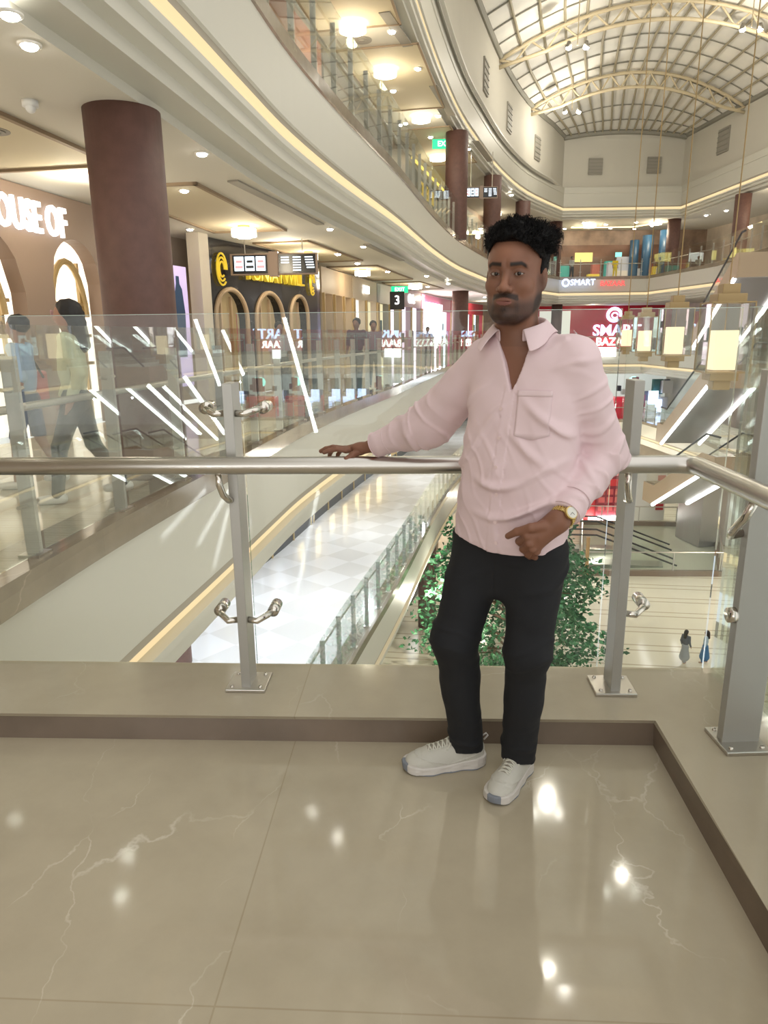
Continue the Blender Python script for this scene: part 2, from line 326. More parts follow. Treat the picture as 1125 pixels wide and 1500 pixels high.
# ------------------------------------------------------------ railings
def obj_of(mb, name, m, parent, smooth=False): return mb.build(name, m, parent, smooth)
def rail_run(label, line, z, side, spacing=1.17, s0=0., glass=M_fglass, tall=1.41, hr=1.0, group='glass railings of the galleries', inset=.14, hand_in=.14):
    """glass railing along a gallery edge; side: +1 when the gallery lies to the left of the line"""
    L = offs(line, inset * side); H = offs(line, (inset + hand_in) * side)
    pts = resample(L, spacing, s0)
    root = thing('glass_railing', label, 'railing', (pts[0][0], pts[0][1], z), 0, group)
    for i, p in enumerate(pts):
        q = pts[min(i + 1, len(pts) - 1)]; o = pts[max(i - 1, 0)]; an = math.atan2(q[1] - o[1], q[0] - o[0])
        m = MB(); m.box((p[0], p[1], z + .62), (.035, .09, 1.22), an); po = m.build('post', M_post, root)
        if i < 14:
            m = MB(); m.box((p[0], p[1], z + .008), (.15, .14, .016), an); m.build('base_plate', M_steel, po)
            dx, dy = math.cos(an), math.sin(an)
            for zz in (.32, 1.03):
                m = MB(); m.tube([(p[0] - dx * .11, p[1] - dy * .11, z + zz + .01), (p[0] - dx * .04, p[1] - dy * .04, z + zz), (p[0] + dx * .04, p[1] + dy * .04, z + zz), (p[0] + dx * .11, p[1] + dy * .11, z + zz + .01)], .012, 6)
                m.build('glass_clamp', M_steel, po)
    for a, b in zip(pts, pts[1:]):
        a, b = Vector(a), Vector(b); d = (b - a); n = Vector((-d.y, d.x)).normalized() * side * -.07; c = (a + b) / 2 + n
        m = MB(); m.box((c.x, c.y, z + tall / 2 + .02), (d.length - .03, .012, tall - .04), math.atan2(d.y, d.x)); m.build('glass_panel', glass, root)
    m = MB(); m.tube([(x, y, z + hr - .1) for x, y in resample(H, .6, 0)], .028, 10); m.build('handrail', M_steel, root, True)
    return root
run = [p for p in KLs if p[1] >= 2.9]
rail_run('long curved glass railing of the opposite gallery on our floor, left side', run, .1, 1, s0=.05)
rail_run('curved glass railing of the gallery one floor up, above the gold cove line', [p for p in KLs if p[1] >= 2.9] , Z1 + .1, 1, s0=.3)
rail_run('curved glass railing of the gallery one floor below, seen through the near glass', [p for p in KLs if p[1] >= 9], ZL + .1, 1, s0=.6)
far = [(13.4, 55), (19.8, 54.6)]
rail_run('straight far glass railing above the small lit sign on the cream balcony', far, Z1 + .1, 1, 1.5)
rail_run('straight far glass railing in front of the red shop wall', far, .1, 1, 1.5)
rail_run('straight far glass railing one floor below the red shop wall', far, ZL + .1, 1, 1.5)
rr = [(19.8, 54.6), (20.4, 45), (19.3, 37), (18.6, 28)]
rail_run('right side glass railing of the gallery one floor up', rr, Z1 + .1, 1, 1.5)
rail_run('right side glass railing of the gallery on our floor behind the lanterns', rr, .1, 1, 1.5)
rail_run('right side glass railing one floor below, beyond the lower escalator', rr, ZL + .1, 1, 1.5)

# the near railing the man leans on
nr = thing('near_railing', 'near stainless steel handrail with tall glass panels the man rests his hand on', 'railing', (-.54, 2.49, .1))
def near_post(x, y, an, wide=False, h=1.17, clamps=((.385, -1), (.385, 1), (1.17, -1), (1.17, 1))):
    d = Vector((math.cos(an), math.sin(an), 0)); nn = Vector((-d.y, d.x, 0))   # nn points to the void
    m = MB(); m.box((x, y, .1 + .006 + h / 2), (.036, .105, h) if not wide else (.036, .125, h + .1), an); po = m.build('post', M_post, nr, bevel=.002)
    m = MB(); m.box((x, y, .107), (.155, .15, .014), an); bp = m.build('base_plate', M_steel, po, bevel=.003)
    for a in (-.055, .055):
        for b in (-.052, .052):
            q = Vector((x, y, 0)) + d * a + nn * b; m = MB(); m.cyl((q.x, q.y, .112), .009, .008, 12, .006); m.build('bolt', M_chrome, bp, True)
    g_ = Vector((x, y, 0)) + nn * .035
    for zz, s in clamps:
        m = MB(); pts = [(g_ - nn * .06 + d * s * .015), (g_ - nn * .075 + d * s * .055), (g_ - nn * .04 + d * s * .09), (g_ + nn * .03 + d * s * .105)]
        m.tube([(p.x, p.y, zz + (.012 if i > 1 else 0)) for i, p in enumerate(pts)], .0125, 12)
        e = g_ + nn * .02 + d * s * .105; m.tube([(e.x - nn.x * .035, e.y - nn.y * .035, zz + .014), (e.x + nn.x * .05, e.y + nn.y * .05, zz + .014)], .022, 16)
        m.build('glass_clamp', M_chrome, po, True)
    if wide:
        c_ = Vector((x, y, 0)) - d * 0 - nn * .0625; m = MB(); m.tube([(c_.x, c_.y, .56), (c_.x - nn.x * .022, c_.y - nn.y * .022, .56)], [.026, .024], 24); m.build('clamp_disc', M_chrome, po, True)
    m = MB(); o = Vector((x, y, 0)) - d * .012
    pts = [o - nn * .05 + Vector((0, 0, .86)), o - nn * .075 + Vector((0, 0, .865)), o - nn * .10 - d * .012 + Vector((0, 0, .89)), o - nn * .112 - d * .02 + Vector((0, 0, .93)), o - nn * .114 - d * .022 + Vector((0, 0, .972))]
    if wide: pts = [o + Vector((0, 0, .83)) - nn * .05 , o - nn * .10 + Vector((0, 0, .82)), o - nn * .13 + d * .06 + Vector((0, 0, .85)), o - nn * .13 + d * .12 + Vector((0, 0, .91)), o - nn * .125 + d * .15 + Vector((0, 0, .965))]
    m.tube(pts, .0125, 12); m.build('bracket', M_chrome, po, True)
    return po
A0 = math.atan2(2.585 - 2.745, 1.325 + 2.15)
near_post(-.54, 2.505, A0); near_post(.875, 2.445, A0, clamps=((.42, 1),)); near_post(-1.96, 2.575, A0)
near_post(1.175, 2.065, R(-88), True, clamps=()); near_post(1.20, .75, R(-88), True, clamps=())
def near_glass(a, b, z0=.055, z1=1.515):
    a, b = Vector(a), Vector(b); c = (a + b) / 2; d = b - a
    m = MB(); m.box((c.x, c.y, (z0 + z1) / 2), (d.length, .012, z1 - z0), math.atan2(d.y, d.x)); m.mi = 0; o = m.build('glass_panel', M_glass, nr)
    m = MB(); m.box((c.x, c.y, z1 + .0008), (d.length, .012, .0016), math.atan2(d.y, d.x)); m.build('glass_edge', M_gedge, o)
def gy(x): return 2.66 + math.tan(A0) * (x + .54)
near_glass((-2.2, gy(-2.2)), (-1.975, gy(-1.975))); near_glass((-1.945, gy(-1.945)), (-.562, gy(-.562))); near_glass((-.535, gy(-.535)), (.862, gy(.862))); near_glass((.888, gy(.888)), (1.285, gy(1.285)))
near_glass((1.30, 2.55), (1.315, 2.12)); near_glass((1.316, 2.09), (1.35, .77)); near_glass((1.351, .74), (1.38, -.7))
rp = [(-2.2, 2.452, 1.0), (1.0, 2.322, 1.0)]
c0 = Vector((1.053, 2.32, 1.0)); arc = [(.98, 2.3235, 1.0), (1.02, 2.318, 1.0), (1.042, 2.30, 1.0), (1.048, 2.27, 1.0)]
m = MB(); m.tube([(-2.2, 2.452, 1.0), (-.6, 2.388, 1.0)] + arc + [(1.035, 1.8, 1.0), (1.05, .6, 1.0), (1.06, -1.0, 1.0)], .031, 28); m.build('handrail', M_steel, nr, True)
# ------------------------------------------------------------ vault, trusses, floodlights
def xl(y): 
    pts = TW[:]; 
    for a, b in zip(pts, pts[1:]):
        if a[1] <= y <= b[1] and b[1] > a[1]: return a[0] + (b[0] - a[0]) * (y - a[1]) / (b[1] - a[1])
    return pts[0][0]
def xr(y):
    pts = [(22.0, 55.2), (23, 44), (24.5, 30), (25, 0)]
    for a, b in zip(pts, pts[1:]):
        if b[1] <= y <= a[1]: return a[0] + (b[0] - a[0]) * (y - a[1]) / (b[1] - a[1])
    return 25
def vz(y, u): w = xr(y) - xl(y); return TOPZ + .05 + min(w, 22) * (.15 if y < 50 else .15 - .022 * (y - 50)) * 4 * u * (1 - u)
def vp(y, u, dz=0): return (xl(y) + (xr(y) - xl(y)) * u, y, vz(y, u) + dz)
m_v = mat('vault_translucent_panels', (.72, .69, .62), .6)
nt = m_v.node_tree; b_ = nt.nodes['Principled BSDF']; tcn = nt.nodes.new('ShaderNodeTexCoord'); nn_ = nt.nodes.new('ShaderNodeTexNoise'); nn_.inputs['Scale'].default_value = .35; nn_.inputs['Detail'].default_value = 4
nt.links.new(tcn.outputs['Object'], nn_.inputs['Vector']); rr_ = nt.nodes.new('ShaderNodeValToRGB'); nt.links.new(nn_.outputs['Fac'], rr_.inputs[0])
rr_.color_ramp.elements[0].position = .35; rr_.color_ramp.elements[0].color = (.66, .65, .61, 1); rr_.color_ramp.elements[1].position = .65; rr_.color_ramp.elements[1].color = (.84, .81, .73, 1); nt.links.new(rr_.outputs[0], b_.inputs['Base Color'])
ys = [9 + i * 1.65 for i in range(28)] + [55.1]; nu = 24
m = MB()
for j, y in enumerate(ys):
    for i in range(nu + 1): m.v.append(vp(y, i / nu))
for j in range(len(ys) - 1):
    for i in range(nu):
        a = j * (nu + 1) + i; m.f.append((a, a + nu + 1, a + nu + 2, a + 1)); m.m.append(0)
struct(m, 'ceiling', m_v, True)
gb = MB(); gb.add([vp(55.05, i / nu) for i in range(nu + 1)] + [(vp(55.05, i / nu)[0], 55.05, TOPZ - .1) for i in range(nu + 1)], [(i, i + 1, nu + 2 + i, nu + 1 + i) for i in range(nu)]); struct(gb, 'wall_far', M_cream2)
M_truss = mat('truss_beige_paint', (.56, .47, .31), .5)
M_purl = mat('purlin_dark', (.24, .23, .19), .6)
M_rib = mat('rib_beige', (.34, .30, .21), .6)
fl = thing('roof_frame', 'grid of thin dark and beige bars under the vaulted skylight', 'roof frame', (17, 35, TOPZ))
for j in range(1, 16):
    u = j / 16; m = MB(); m.tube([vp(y, u, -.10) for y in ys[::3] + [55.0]], .07, 6); m.build('rib', M_rib, fl)
for y in ys[::1]:
    m = MB(); m.tube([vp(y, i / nu, -.05) for i in range(nu + 1)], .035, 5); m.build('crossbar', M_purl, fl)
m = MB(); m.tube([vp(55.0, i / nu, -.12) for i in range(nu + 1)], .18, 6); m.build('edge_beam', M_purl, fl)
for u, nm in ((.004, 'l'), (.996, 'r')):
    m = MB(); m.tube([vp(y, u, -.05) for y in ys], .16, 6); m.build('edge_beam', M_purl, fl)
tl = ['arched cream roof truss nearest the far wall', 'arched cream roof truss, second from the far wall', 'arched cream roof truss, third from the far wall, mostly above the frame', 'arched cream roof truss, fourth from the far wall, above the frame', 'arched cream roof truss nearest the camera, above the frame']
for t, y in enumerate((48, 40, 32, 24, 16)):
    root = thing('roof_truss', tl[t], 'roof truss', (xl(y), y, TOPZ), 0, 'arched roof trusses')
    N = 22; lo = [vp(y, .0 + i / N, -.25 - .75 * min(1, 6 * (i / N) * (1 - i / N) + .35)) for i in range(N + 1)]; hi = [vp(y, i / N, -.2) for i in range(N + 1)]
    for l_, nm in ((lo, 'bottom_chord'), (hi, 'top_chord')):
        m = MB(); m.tube(l_, .095, 8); m.build(nm, M_truss, root, True)
    for i in range(N):
        m = MB(); m.tube([lo[i], hi[i + 1]] if i % 2 else [hi[i], lo[i + 1]], .05, 6); m.build('brace', M_truss, root)
def flood(x, y, z, lab, pw=300):
    root = thing('floodlight', lab, 'floodlight', (x, y, z), 0, 'twin floodlights hanging under the roof')
    m = MB(); m.tube([(x, y, z + .1), (x, y, z + 2.2)], .025, 6); m.build('rod', M_truss, root)
    for dx in (-.42, .42):
        m = MB(); m.cyl((x + dx, y, z), .16, .28, 16, .08); o = m.build('lamp_housing', M_vent, root, True)
        m = MB(); m.sphere((x + dx, y, z - .02), .13, 8, (1, 1, .6)); m.build('lamp_lens', emis('flood_glow', (1, .96, .86), 45), o, True)
    light('flood_light', 'POINT', (x, y, z - .6), pw, (1, .93, .80), .12)
flood(9.54, 38, 14.66, 'lit twin floodlight hanging left under the second roof truss'); flood(11.67, 47, 14.34, 'lit twin floodlight hanging under the truss nearest the far wall'); flood(17.83, 38, 15.34, 'lit twin floodlight hanging at the right under the second roof truss')
flood(5.5, 20.7, 14.7, 'twin floodlight above the frame, mirrored in the floor beside the shoes'); flood(7.0, 17.4, 14.9, 'twin floodlight above the frame, mirrored in the floor at the right'); flood(4.0, 14.0, 14.6, 'twin floodlight above the frame, nearest overhead', 220)
flood(16, 26, 15.0, 'twin floodlight high at the right, above the frame', 220)
# louvred vents in the clerestory walls
def vent(c, an, w, h, lab):
    root = thing('wall_vent', lab, 'vent', c, 0, 'louvred vents in the clerestory wall'); M3 = Matrix.Rotation(an, 3, 'Z')
    m = MB(); m.box(c, (w, .1, h), an); m.build('louvre_panel', M_vent, root)
    m = MB()
    for i in range(5): m.box((Vector(c) + M3 @ Vector((0, -.06, -h / 2 + (i + .5) * h / 5))), (w, .05, .04), an)
    m.build('slat', M_purl, root)
vent((15.6, 55.1, 13.0), 0, 1.0, 1.1, 'square grey louvred vent in the far wall, left one'); vent((19.85, 55.1, 13.05), 0, 1.0, 1.1, 'square grey louvred vent in the far wall, right one')
vent((22.42, 50.0, 13.4), math.atan2(-11.2, 1.0), 1.3, 1.5, 'grey louvred vent high on the right wall')
for y, lab in ((35.5, 'narrow dark vent high on the left wall, nearest'), (42.0, 'narrow dark vent high on the left wall, middle one'), (48.5, 'narrow dark vent high on the left wall, farthest')):
    i = min(range(len(TW) - 5), key=lambda k_: abs(TW[k_][1] - y)); a, b = TW[i], TW[i + 1]; vent(((a[0] + b[0]) / 2 + .03, (a[1] + b[1]) / 2, 12.9), math.atan2(b[1] - a[1], b[0] - a[0]), 1.1, 1.4, lab)

# ------------------------------------------------------------ columns
def column(x, y, z0, z1, r, lab, grp='brown clad columns', mt=None):
    m = MB(); m.tube([(x, y, z0), (x, y, z0 + .02), (x, y, (z0 + z1) / 2), (x, y, z1)], r, 40); o = m.build('round_column', mt or M_brown, None, True); tag(o, lab, 'column', grp); return o
column(-2.45, 7.35, 0, ZC0, .355, 'thick round brown column on the opposite gallery beside the lit shop')
column(4.05, 37.5, 0, ZC0, .42, 'round brown column beside the bright pink and white screen')
column(13.9, 57.5, 0, ZC0, .42, 'round brown column in front of the red shop wall, behind the man')
for x, y, lab in ((3.2, 31.9, 'round brown column on the upper gallery, nearest'), (6.0, 40.4, 'round brown column on the upper gallery, second'), (9.1, 48.0, 'round brown column on the upper gallery, third, over the hair'), (13.3, 56.6, 'round brown column at the far left corner of the upper gallery'), (22.0, 55.9, 'round brown column at the far right of the upper gallery'), (22.3, 46.2, 'round brown column at the right edge of the upper gallery')):
    column(x, y, Z1, ZC1, .47, lab)
column(-4.62, 13.75, ZL, -1.8, .44, 'brown column one floor down, just above the kerb left of the post')
column(2.0, 31.0, ZG, -7.2, .42, 'brown column on the ground floor behind the tree')
for i, (x, y) in enumerate(((20.2, 59), (21.1, 58.6), (22.3, 58))):
    column(x, y, Z1, 9.0 - .3 * (2 - i), .35 + .07 * i, ['short blue column of the far upper shop, left', 'short blue column of the far upper shop, middle', 'tall blue column of the far upper shop, right'][i], 'blue columns', mat('blue_column', (.02, .07, .14), .4))

# ------------------------------------------------------------ ceiling lights
M_downl = emis('downlight_glow', (1, .95, .85), 26)
M_chand = emis('chandelier_glow', (1, .90, .70), 7)
proto = None
def ring_place(x, y, z, lab, grp, s=1.0):
    global proto
    if proto is None:
        proto = thing('downlight', lab, 'downlight', (x, y, z), 0, grp)
        m = MB(); m.cyl((x, y, z - .015), .085, .015, 20); m.build('trim_ring', mat('white_trim', (.85, .83, .78), .4), proto, True)
        m = MB(); m.sphere((x, y, z - .018), .062, 6, (1, 1, .45)); m.build('lamp', M_downl, proto, True); r = proto
    else:
        r = copy_tree(proto); r.location = (x, y, z); r['label'] = lab; r['group'] = grp
    r.scale = (s, s, s); return r
def chand(x, y, z, lab, grp, r=.24, pw=40):
    root = thing('ceiling_lamp', lab, 'ceiling lamp', (x, y, z), 0, grp)
    m = MB(); m.cyl((x, y, z - .05), r * .5, .05, 16); m.build('canopy', M_gold, root, True)
    m = MB()
    for k_ in range(10):
        a = 2 * math.pi * k_ / 10; m.box((x + r * .8 * math.cos(a), y + r * .8 * math.sin(a), z - .14), (r * .34, r * .5, .14), a)
    m.cyl((x, y, z - .24), r * .55, .12, 12); m.build('glass_drops', M_chand, root)
    light('ceiling_glow', 'POINT', (x, y, z - .45), pw, (1, .86, .62), .16)
g0 = 'recessed downlights of the gallery ceiling on our floor'; g1 = 'recessed downlights of the upper gallery ceiling'
D0 = [(-2.66, 6.02, 'bright downlight at the top left corner of the photo'), (-2.54, 5.5, 'downlight just above the top left corner of the frame, mirrored in the floor'), (-4.1, 6.6, 'faint downlight beyond the left edge over the lettered shop'), (-2.18, 9.34, 'bright downlight to the right of the top of the thick brown column'), (-3.01, 11.57, 'small downlight close right of the thick brown column, under the first'), (-4.0, 15.6, 'downlight over the cream pillar and the violet poster'), (-1.08, 15.77, 'downlight at the far end of the long grey slot diffuser'), (-.46, 18.92, 'downlight above and right of the hanging directory screens'), (-.75, 23.18, 'downlight just left of the third glowing ceiling lamp'), (.22, 26.3, 'downlight beyond the third glowing ceiling lamp, nearer the fascia'), (1.75, 28.5, 'downlight at the edge of the ceiling short of the pink screen'), (3.0, 33.0, 'downlight right above the pink screen'), (-1.2, 20.5, 'downlight over the gold lettered black shop, behind the screens'), (2.2, 35, 'downlight over the brown column by the pink screen'), (6.5, 46, 'far downlight left of his chin, over the red shop'), (11, 54, 'farthest downlight of the ceiling, just left of the dark column'), (-2.3, 3.0, 'downlight overhead, outside the frame, nearest the platform'), (-4.6, 3.2, 'downlight overhead, outside the frame, over the shop side')]
for x, y, lab in D0:
    k0 = (ZC0 - 1.44) / 2.16; ring_place(x * k0, y * k0, ZC0, 'white recessed ' + lab, g0, 1.0 if y < 20 else 1.3)
D1 = [(-1.9, 15.2, 'hidden above the top of the frame at the left'), (.38, 23.5, 'at the top of the photo beside the first warm lamp'), (1.3, 26.5, 'between the two upper slot diffusers'), (.5, 28.7, 'in the middle of the second upper tray'), (2.4, 31.8, 'at the end of the second upper slot diffuser'), (2.3, 35, 'just left of the nearest upper brown column'), (4.3, 37.2, 'right of the nearest upper brown column'), (4.9, 43.5, 'between the first and second upper columns'), (-.6, 18, 'above the top edge of the photo near the cove line'), (-1.2, 14.3, 'overhead at the top, mirrored in the floor'), (7, 50, 'between the second and third upper columns'), (8.5, 49, 'beside the third upper column, over the hair'), (11, 57, 'right of the third upper column'), (15.5, 57, 'left over the far upper shop'), (17.5, 58, 'in the middle of the far upper ceiling'), (19.5, 57, 'left of the blue columns'), (21.5, 59, 'over the tallest blue column'), (23.5, 54, 'right of the far right brown column'), (24.0, 52, 'left of the brown column at the right edge'), (16.5, 59.5, 'deep in the far upper shop at the left'), (18.5, 60, 'deep in the far upper shop at the centre'), (14.8, 60, 'deep in the far upper shop beside the corner column'), (20.6, 60.5, 'deep in the far upper shop by the blue columns'), (25, 45, 'at the right edge of the photo upstairs'), (25.8, 41, 'beyond the right edge of the photo upstairs'), (13, 59, 'behind the corner column of the upper gallery')]
k1 = (ZC1 - 1.44) / 8.66
for x, y, lab in D1: ring_place(x * (k1 if y < 50 else 1), y * (k1 if y < 50 else 1), ZC1, 'white recessed downlight upstairs ' + lab, g1, 1.6 if y < 45 else 2.0)
for i, (x, y, w) in enumerate([(-2.57 - .1, 14.5, .24), (-1.87, 19.0, .24), (-.67 + .05, 24.2, .26), (1.45, 31.5, .3)]):
    chand(x, y, ZC0, ['flower shaped glowing glass ceiling lamp in the tray nearest the column', 'glowing ceiling lamp above the hanging screens', 'glowing ceiling lamp in the third tray of the gallery ceiling', 'glowing ceiling lamp near the pink screen'][i], 'glowing ceiling lamps over our floor', w, 20)
for i, (x, y) in enumerate([(-.75, 22.9), (.2, 26.5), (1.7, 31.8), (2.9, 38.5), (7.9, 52), (16.3, 58.2), (21, 57), (25.4, 47)]):
    chand(x * (k1 if y < 50 else 1), y * (k1 if y < 50 else 1), ZC1, 'warm glowing ceiling lamp of the upper gallery, ' + ['nearest, at the top of the photo', 'second from the top', 'third from the top', 'beside the green exit sign', 'above the hair', 'far side, left', 'far side, right', 'at the right edge'][i], 'glowing ceiling lamps upstairs', .36 if i < 4 else .45, 55 if i<5 else 130)
for x, y in [(-4.4, 5), (-4, 10), (-2.2, 17.), (2.5, 38), (7, 50), (17, 58.5)]: light('gallery_fill', 'POINT', (x, y, 3.2), 32, (1, .88, .68), .05)
for x, y in [(-3.4, 12), (-2.2, 17.5), (-.6, 24), (2, 33), (6, 46), (16, 58), (22, 40)]: light('lower_gallery_fill', 'POINT', (x, y, -2.4), 170, (.80, .88, 1.0), .05)
light('lower_gallery_fill', 'POINT', (-1.9, 13.6, -2.1), 90, (.62, .76, 1.0), .05)
for x, y in [(2, 24), (6, 40), (14, 57), (26, 30), (17, 52), (21, 30)]: light('ground_fill', 'POINT', (x, y, -7.9), 420, (1, .92, .78), .06)
# tray recesses, diffusers, grilles
def tray(c, w, l, an, z, lab, deep=.18):
    if z > 9: c = (c[0] * k1, c[1] * k1)
    root = thing('ceiling_tray', lab, 'ceiling tray', (c[0], c[1], z), 0, 'recessed trays of the gallery ceilings')
    M3 = Matrix.Rotation(an, 3, 'Z')
    m = MB(); m.box((c[0], c[1], z - .004), (w, l, .008), an); m.build('tray_panel', M_tray, root)
    m = MB()
    for s in (-1, 1):
        m.box(Vector((c[0], c[1], z - .02)) + M3 @ Vector((s * w / 2, 0, 0)), (.06, l + .06, .04), an)
        m.box(Vector((c[0], c[1], z - .02)) + M3 @ Vector((0, s * l / 2, 0)), (w + .06, .06, .04), an)
    m.build('tray_border', mat('tray_shadow_line', (.30, .22, .14), .7), root)
tray((-3.0, 12.9), 1.5, 4.6, R(-8), ZC0, 'recessed ceiling tray nearest beyond the big brown column'); tray((-4.4, 7.6), 1.7, 3.9, R(-9), ZC0, 'recessed ceiling tray at the left edge of the photo'); tray((-1.75, 19.2), 1.3, 4.6, R(-14), ZC0, 'recessed ceiling tray above the hanging screens'); tray((-.25, 26), 1.6, 6, R(-13), ZC0, 'recessed ceiling tray in the middle of the gallery on our floor')
tray((1.5, 32.8), 1.6, 5, R(-16), ZC0, 'recessed ceiling tray near the pink screen'); tray((-.9, 21.5), 2.3, 3.2, R(-10), ZC1, 'recessed upper ceiling tray at the top of the photo'); tray((.6, 27.8), 2.4, 6.0, R(-12), ZC1, 'recessed upper ceiling tray, second'); tray((2.8, 37), 2.4, 6.5, R(-17), ZC1, 'recessed upper ceiling tray beside the brown column')
def slot(p, q, z, w, lab, mt=None):
    if z > 9: p = (p[0] * k1, p[1] * k1); q = (q[0] * k1, q[1] * k1)
    p, q = Vector(p), Vector(q); c = (p + q) / 2; d = q - p; an = math.atan2(d.y, d.x); m = MB()
    m.box((c.x, c.y, z - .014), (d.length, w, .022), an); r = m.build('slot_diffuser', mt or M_vent); tag(r, lab, 'air diffuser', 'long slot diffusers in the ceiling')
slot((-2.03, 10.4), (-1.17, 14.4), ZC0, .16, 'long grey slot diffuser in the ceiling right of the big column'); slot((-.35, 17.6), (.6, 21.5), ZC0, .16, 'long grey slot diffuser in the middle of the ceiling on our floor')
slot((.15, 22.2), (.9, 24.6), ZC1, .3, 'grey slot diffuser of the upper ceiling, nearest'); slot((1.95, 28.2), (2.95, 31.8), ZC1, .3, 'grey slot diffuser of the upper ceiling, second'); slot((4.45, 35.8), (5.75, 39.8), ZC1, .3, 'grey slot diffuser of the upper ceiling, third')
def grille(x, y, z, r, lab):
    root = thing('round_grille', lab, 'vent', (x, y, z), 0, 'round ceiling grilles')
    m = MB()
    for k_ in range(4):
        rr2 = r * (1 - k_ * .24); m.cyl((x, y, z - .012 * (k_ + 1)), rr2, .012, 28)
    m.build('grille_rings', M_vent, root, False)
grille(-4.0 , 7.9, ZC0, .19, 'round ceiling grille at the left edge beside the column'); grille(-.5, 22.4, ZC1, .3, 'round ceiling grille on the upper ceiling')
m = MB(); m.cyl((-3.15, 7.0, ZC0 - .05), .07, .05, 20); m.sphere((-3.15, 7.0, ZC0 - .06), .045, 8); tag(m.build('smoke_detector', mat('detector_white', (.7, .7, .68), .4), None, True), 'small white smoke detector on the ceiling left of the column', 'smoke detector')
# soffit cove glow of the far upper ceiling
m = MB()
for a, b in (((15.2, 59.4), (20, 59.4)), ((20, 59.4), (22.4, 55.9)), ((15.2, 59.4), (15.2, 59.0))):
    a_, b_2 = Vector(a), Vector(b); c = (a_ + b_2) / 2; d = b_2 - a_; m.box((c.x, c.y, ZC1 - .04), (d.length, .14, .06), math.atan2(d.y, d.x))
tag(m.build('cove_light', emis('ceiling_cove', (1, .75, .35), 2.2)), 'warm yellow cove light outlining the far upper ceiling', 'cove light')
# ------------------------------------------------------------ shop fronts
def arc(line):
    L = [0.]
    for a, b in zip(line, line[1:]): L.append(L[-1] + math.dist(a, b))
    return L
AW = arc(WLs)
OFFD = 0.
def Wp(s, d=0., line=WLs, L=AW):
    d = d + OFFD
    i = min(max(max(j for j in range(len(L)) if L[j] <= s + 1e-9), 0), len(line) - 2); t = (s - L[i]) / (L[i + 1] - L[i])
    a, b = Vector(line[i]), Vector(line[i + 1]); p = a.lerp(b, t); tt = (b - a).normalized(); n = Vector((tt.y, -tt.x)); q = p + n * d; return q, tt, n
M_gold2 = mat('shop_gold_trim', (.50, .36, .17), .4, .3); M_tan = mat('shop_tan_frame', (.46, .34, .22), .5); M_blackm = marble('black_marble', (.032, .03, .033), (.012, .012, .014), (.25, .24, .24), .15, (1.2, 1.2), True, 1.0)
M_taupe = mat('house_taupe_wall', (.30, .215, .165), .5)
def facade(root, s0, s1, z0, h, ops, m, d=.12, back=-.12, fm=None, name='wall_panel'):
    br = {s0, s1}
    for o in ops:
        a, b, hh, kind = o[:4]; br |= {a, b}
        if kind == 'arch': br |= {a + (b - a) * k / 14 for k in range(15)}
    s = s0
    while s < s1: br.add(s); s += 1.2
    br = sorted(br); mb = MB()
    def top(s_, o):
        a, b, hh, kind = o[:4]; r = (b - a) / 2
        return z0 + hh - r + math.sqrt(max(r * r - (s_ - (a + b) / 2) ** 2, 0)) * 1.0 if kind == 'arch' else z0 + hh
    for a, b in zip(br, br[1:]):
        m_ = (a + b) / 2; o = next((o for o in ops if o[0] < m_ < o[1]), None)
        za, zb = (z0, z0) if o is None else (top(a, o), top(b, o))
        pa, _, _ = Wp(a, d); pb, _, _ = Wp(b, d); qa, _, _ = Wp(a, back); qb, _, _ = Wp(b, back); H = z0 + h
        mb.add([(pa.x, pa.y, za), (pb.x, pb.y, zb), (pb.x, pb.y, H), (pa.x, pa.y, H), (qa.x, qa.y, za), (qb.x, qb.y, zb), (qb.x, qb.y, H), (qa.x, qa.y, H)], [(0, 1, 2, 3), (5, 4, 7, 6), (4, 5, 1, 0), (3, 2, 6, 7)])
    for o in ops:
        for s_ in (o[0], o[1]):
            p, _, _ = Wp(s_, d); q, _, _ = Wp(s_, back); zt = top(s_, o); mb.add([(p.x, p.y, z0), (q.x, q.y, z0), (q.x, q.y, zt), (p.x, p.y, zt)], [(0, 1, 2, 3)])
    for s_ in (s0, s1):
        p, _, _ = Wp(s_, d); q, _, _ = Wp(s_, back); mb.add([(p.x, p.y, z0), (q.x, q.y, z0), (q.x, q.y, z0 + h), (p.x, p.y, z0 + h)], [(0, 1, 2, 3)])
    wp = mb.build(name, m, root)
    if fm:
        for o in ops:
            a, b, hh, kind = o[:4]; pts = []
            if kind == 'arch':
                for k in range(17):
                    s_ = a + (b - a) * (1 - math.cos(math.pi * k / 16)) / 2; p, _, _ = Wp(s_, d + .02); pts.append((p.x, p.y, top(s_, o)))
                p0, _, _ = Wp(a, d + .02); p1, _, _ = Wp(b, d + .02); pts = [(p0.x, p0.y, z0)] + pts + [(p1.x, p1.y, z0)]
            else:
                p0, _, _ = Wp(a, d + .02); p1, _, _ = Wp(b, d + .02); pts = [(p0.x, p0.y, z0), (p0.x, p0.y, z0 + hh), (p1.x, p1.y, z0 + hh), (p1.x, p1.y, z0)]
            m2 = MB(); m2.tube(pts, .055, 8); m2.build('door_frame', fm, wp)
    return wp
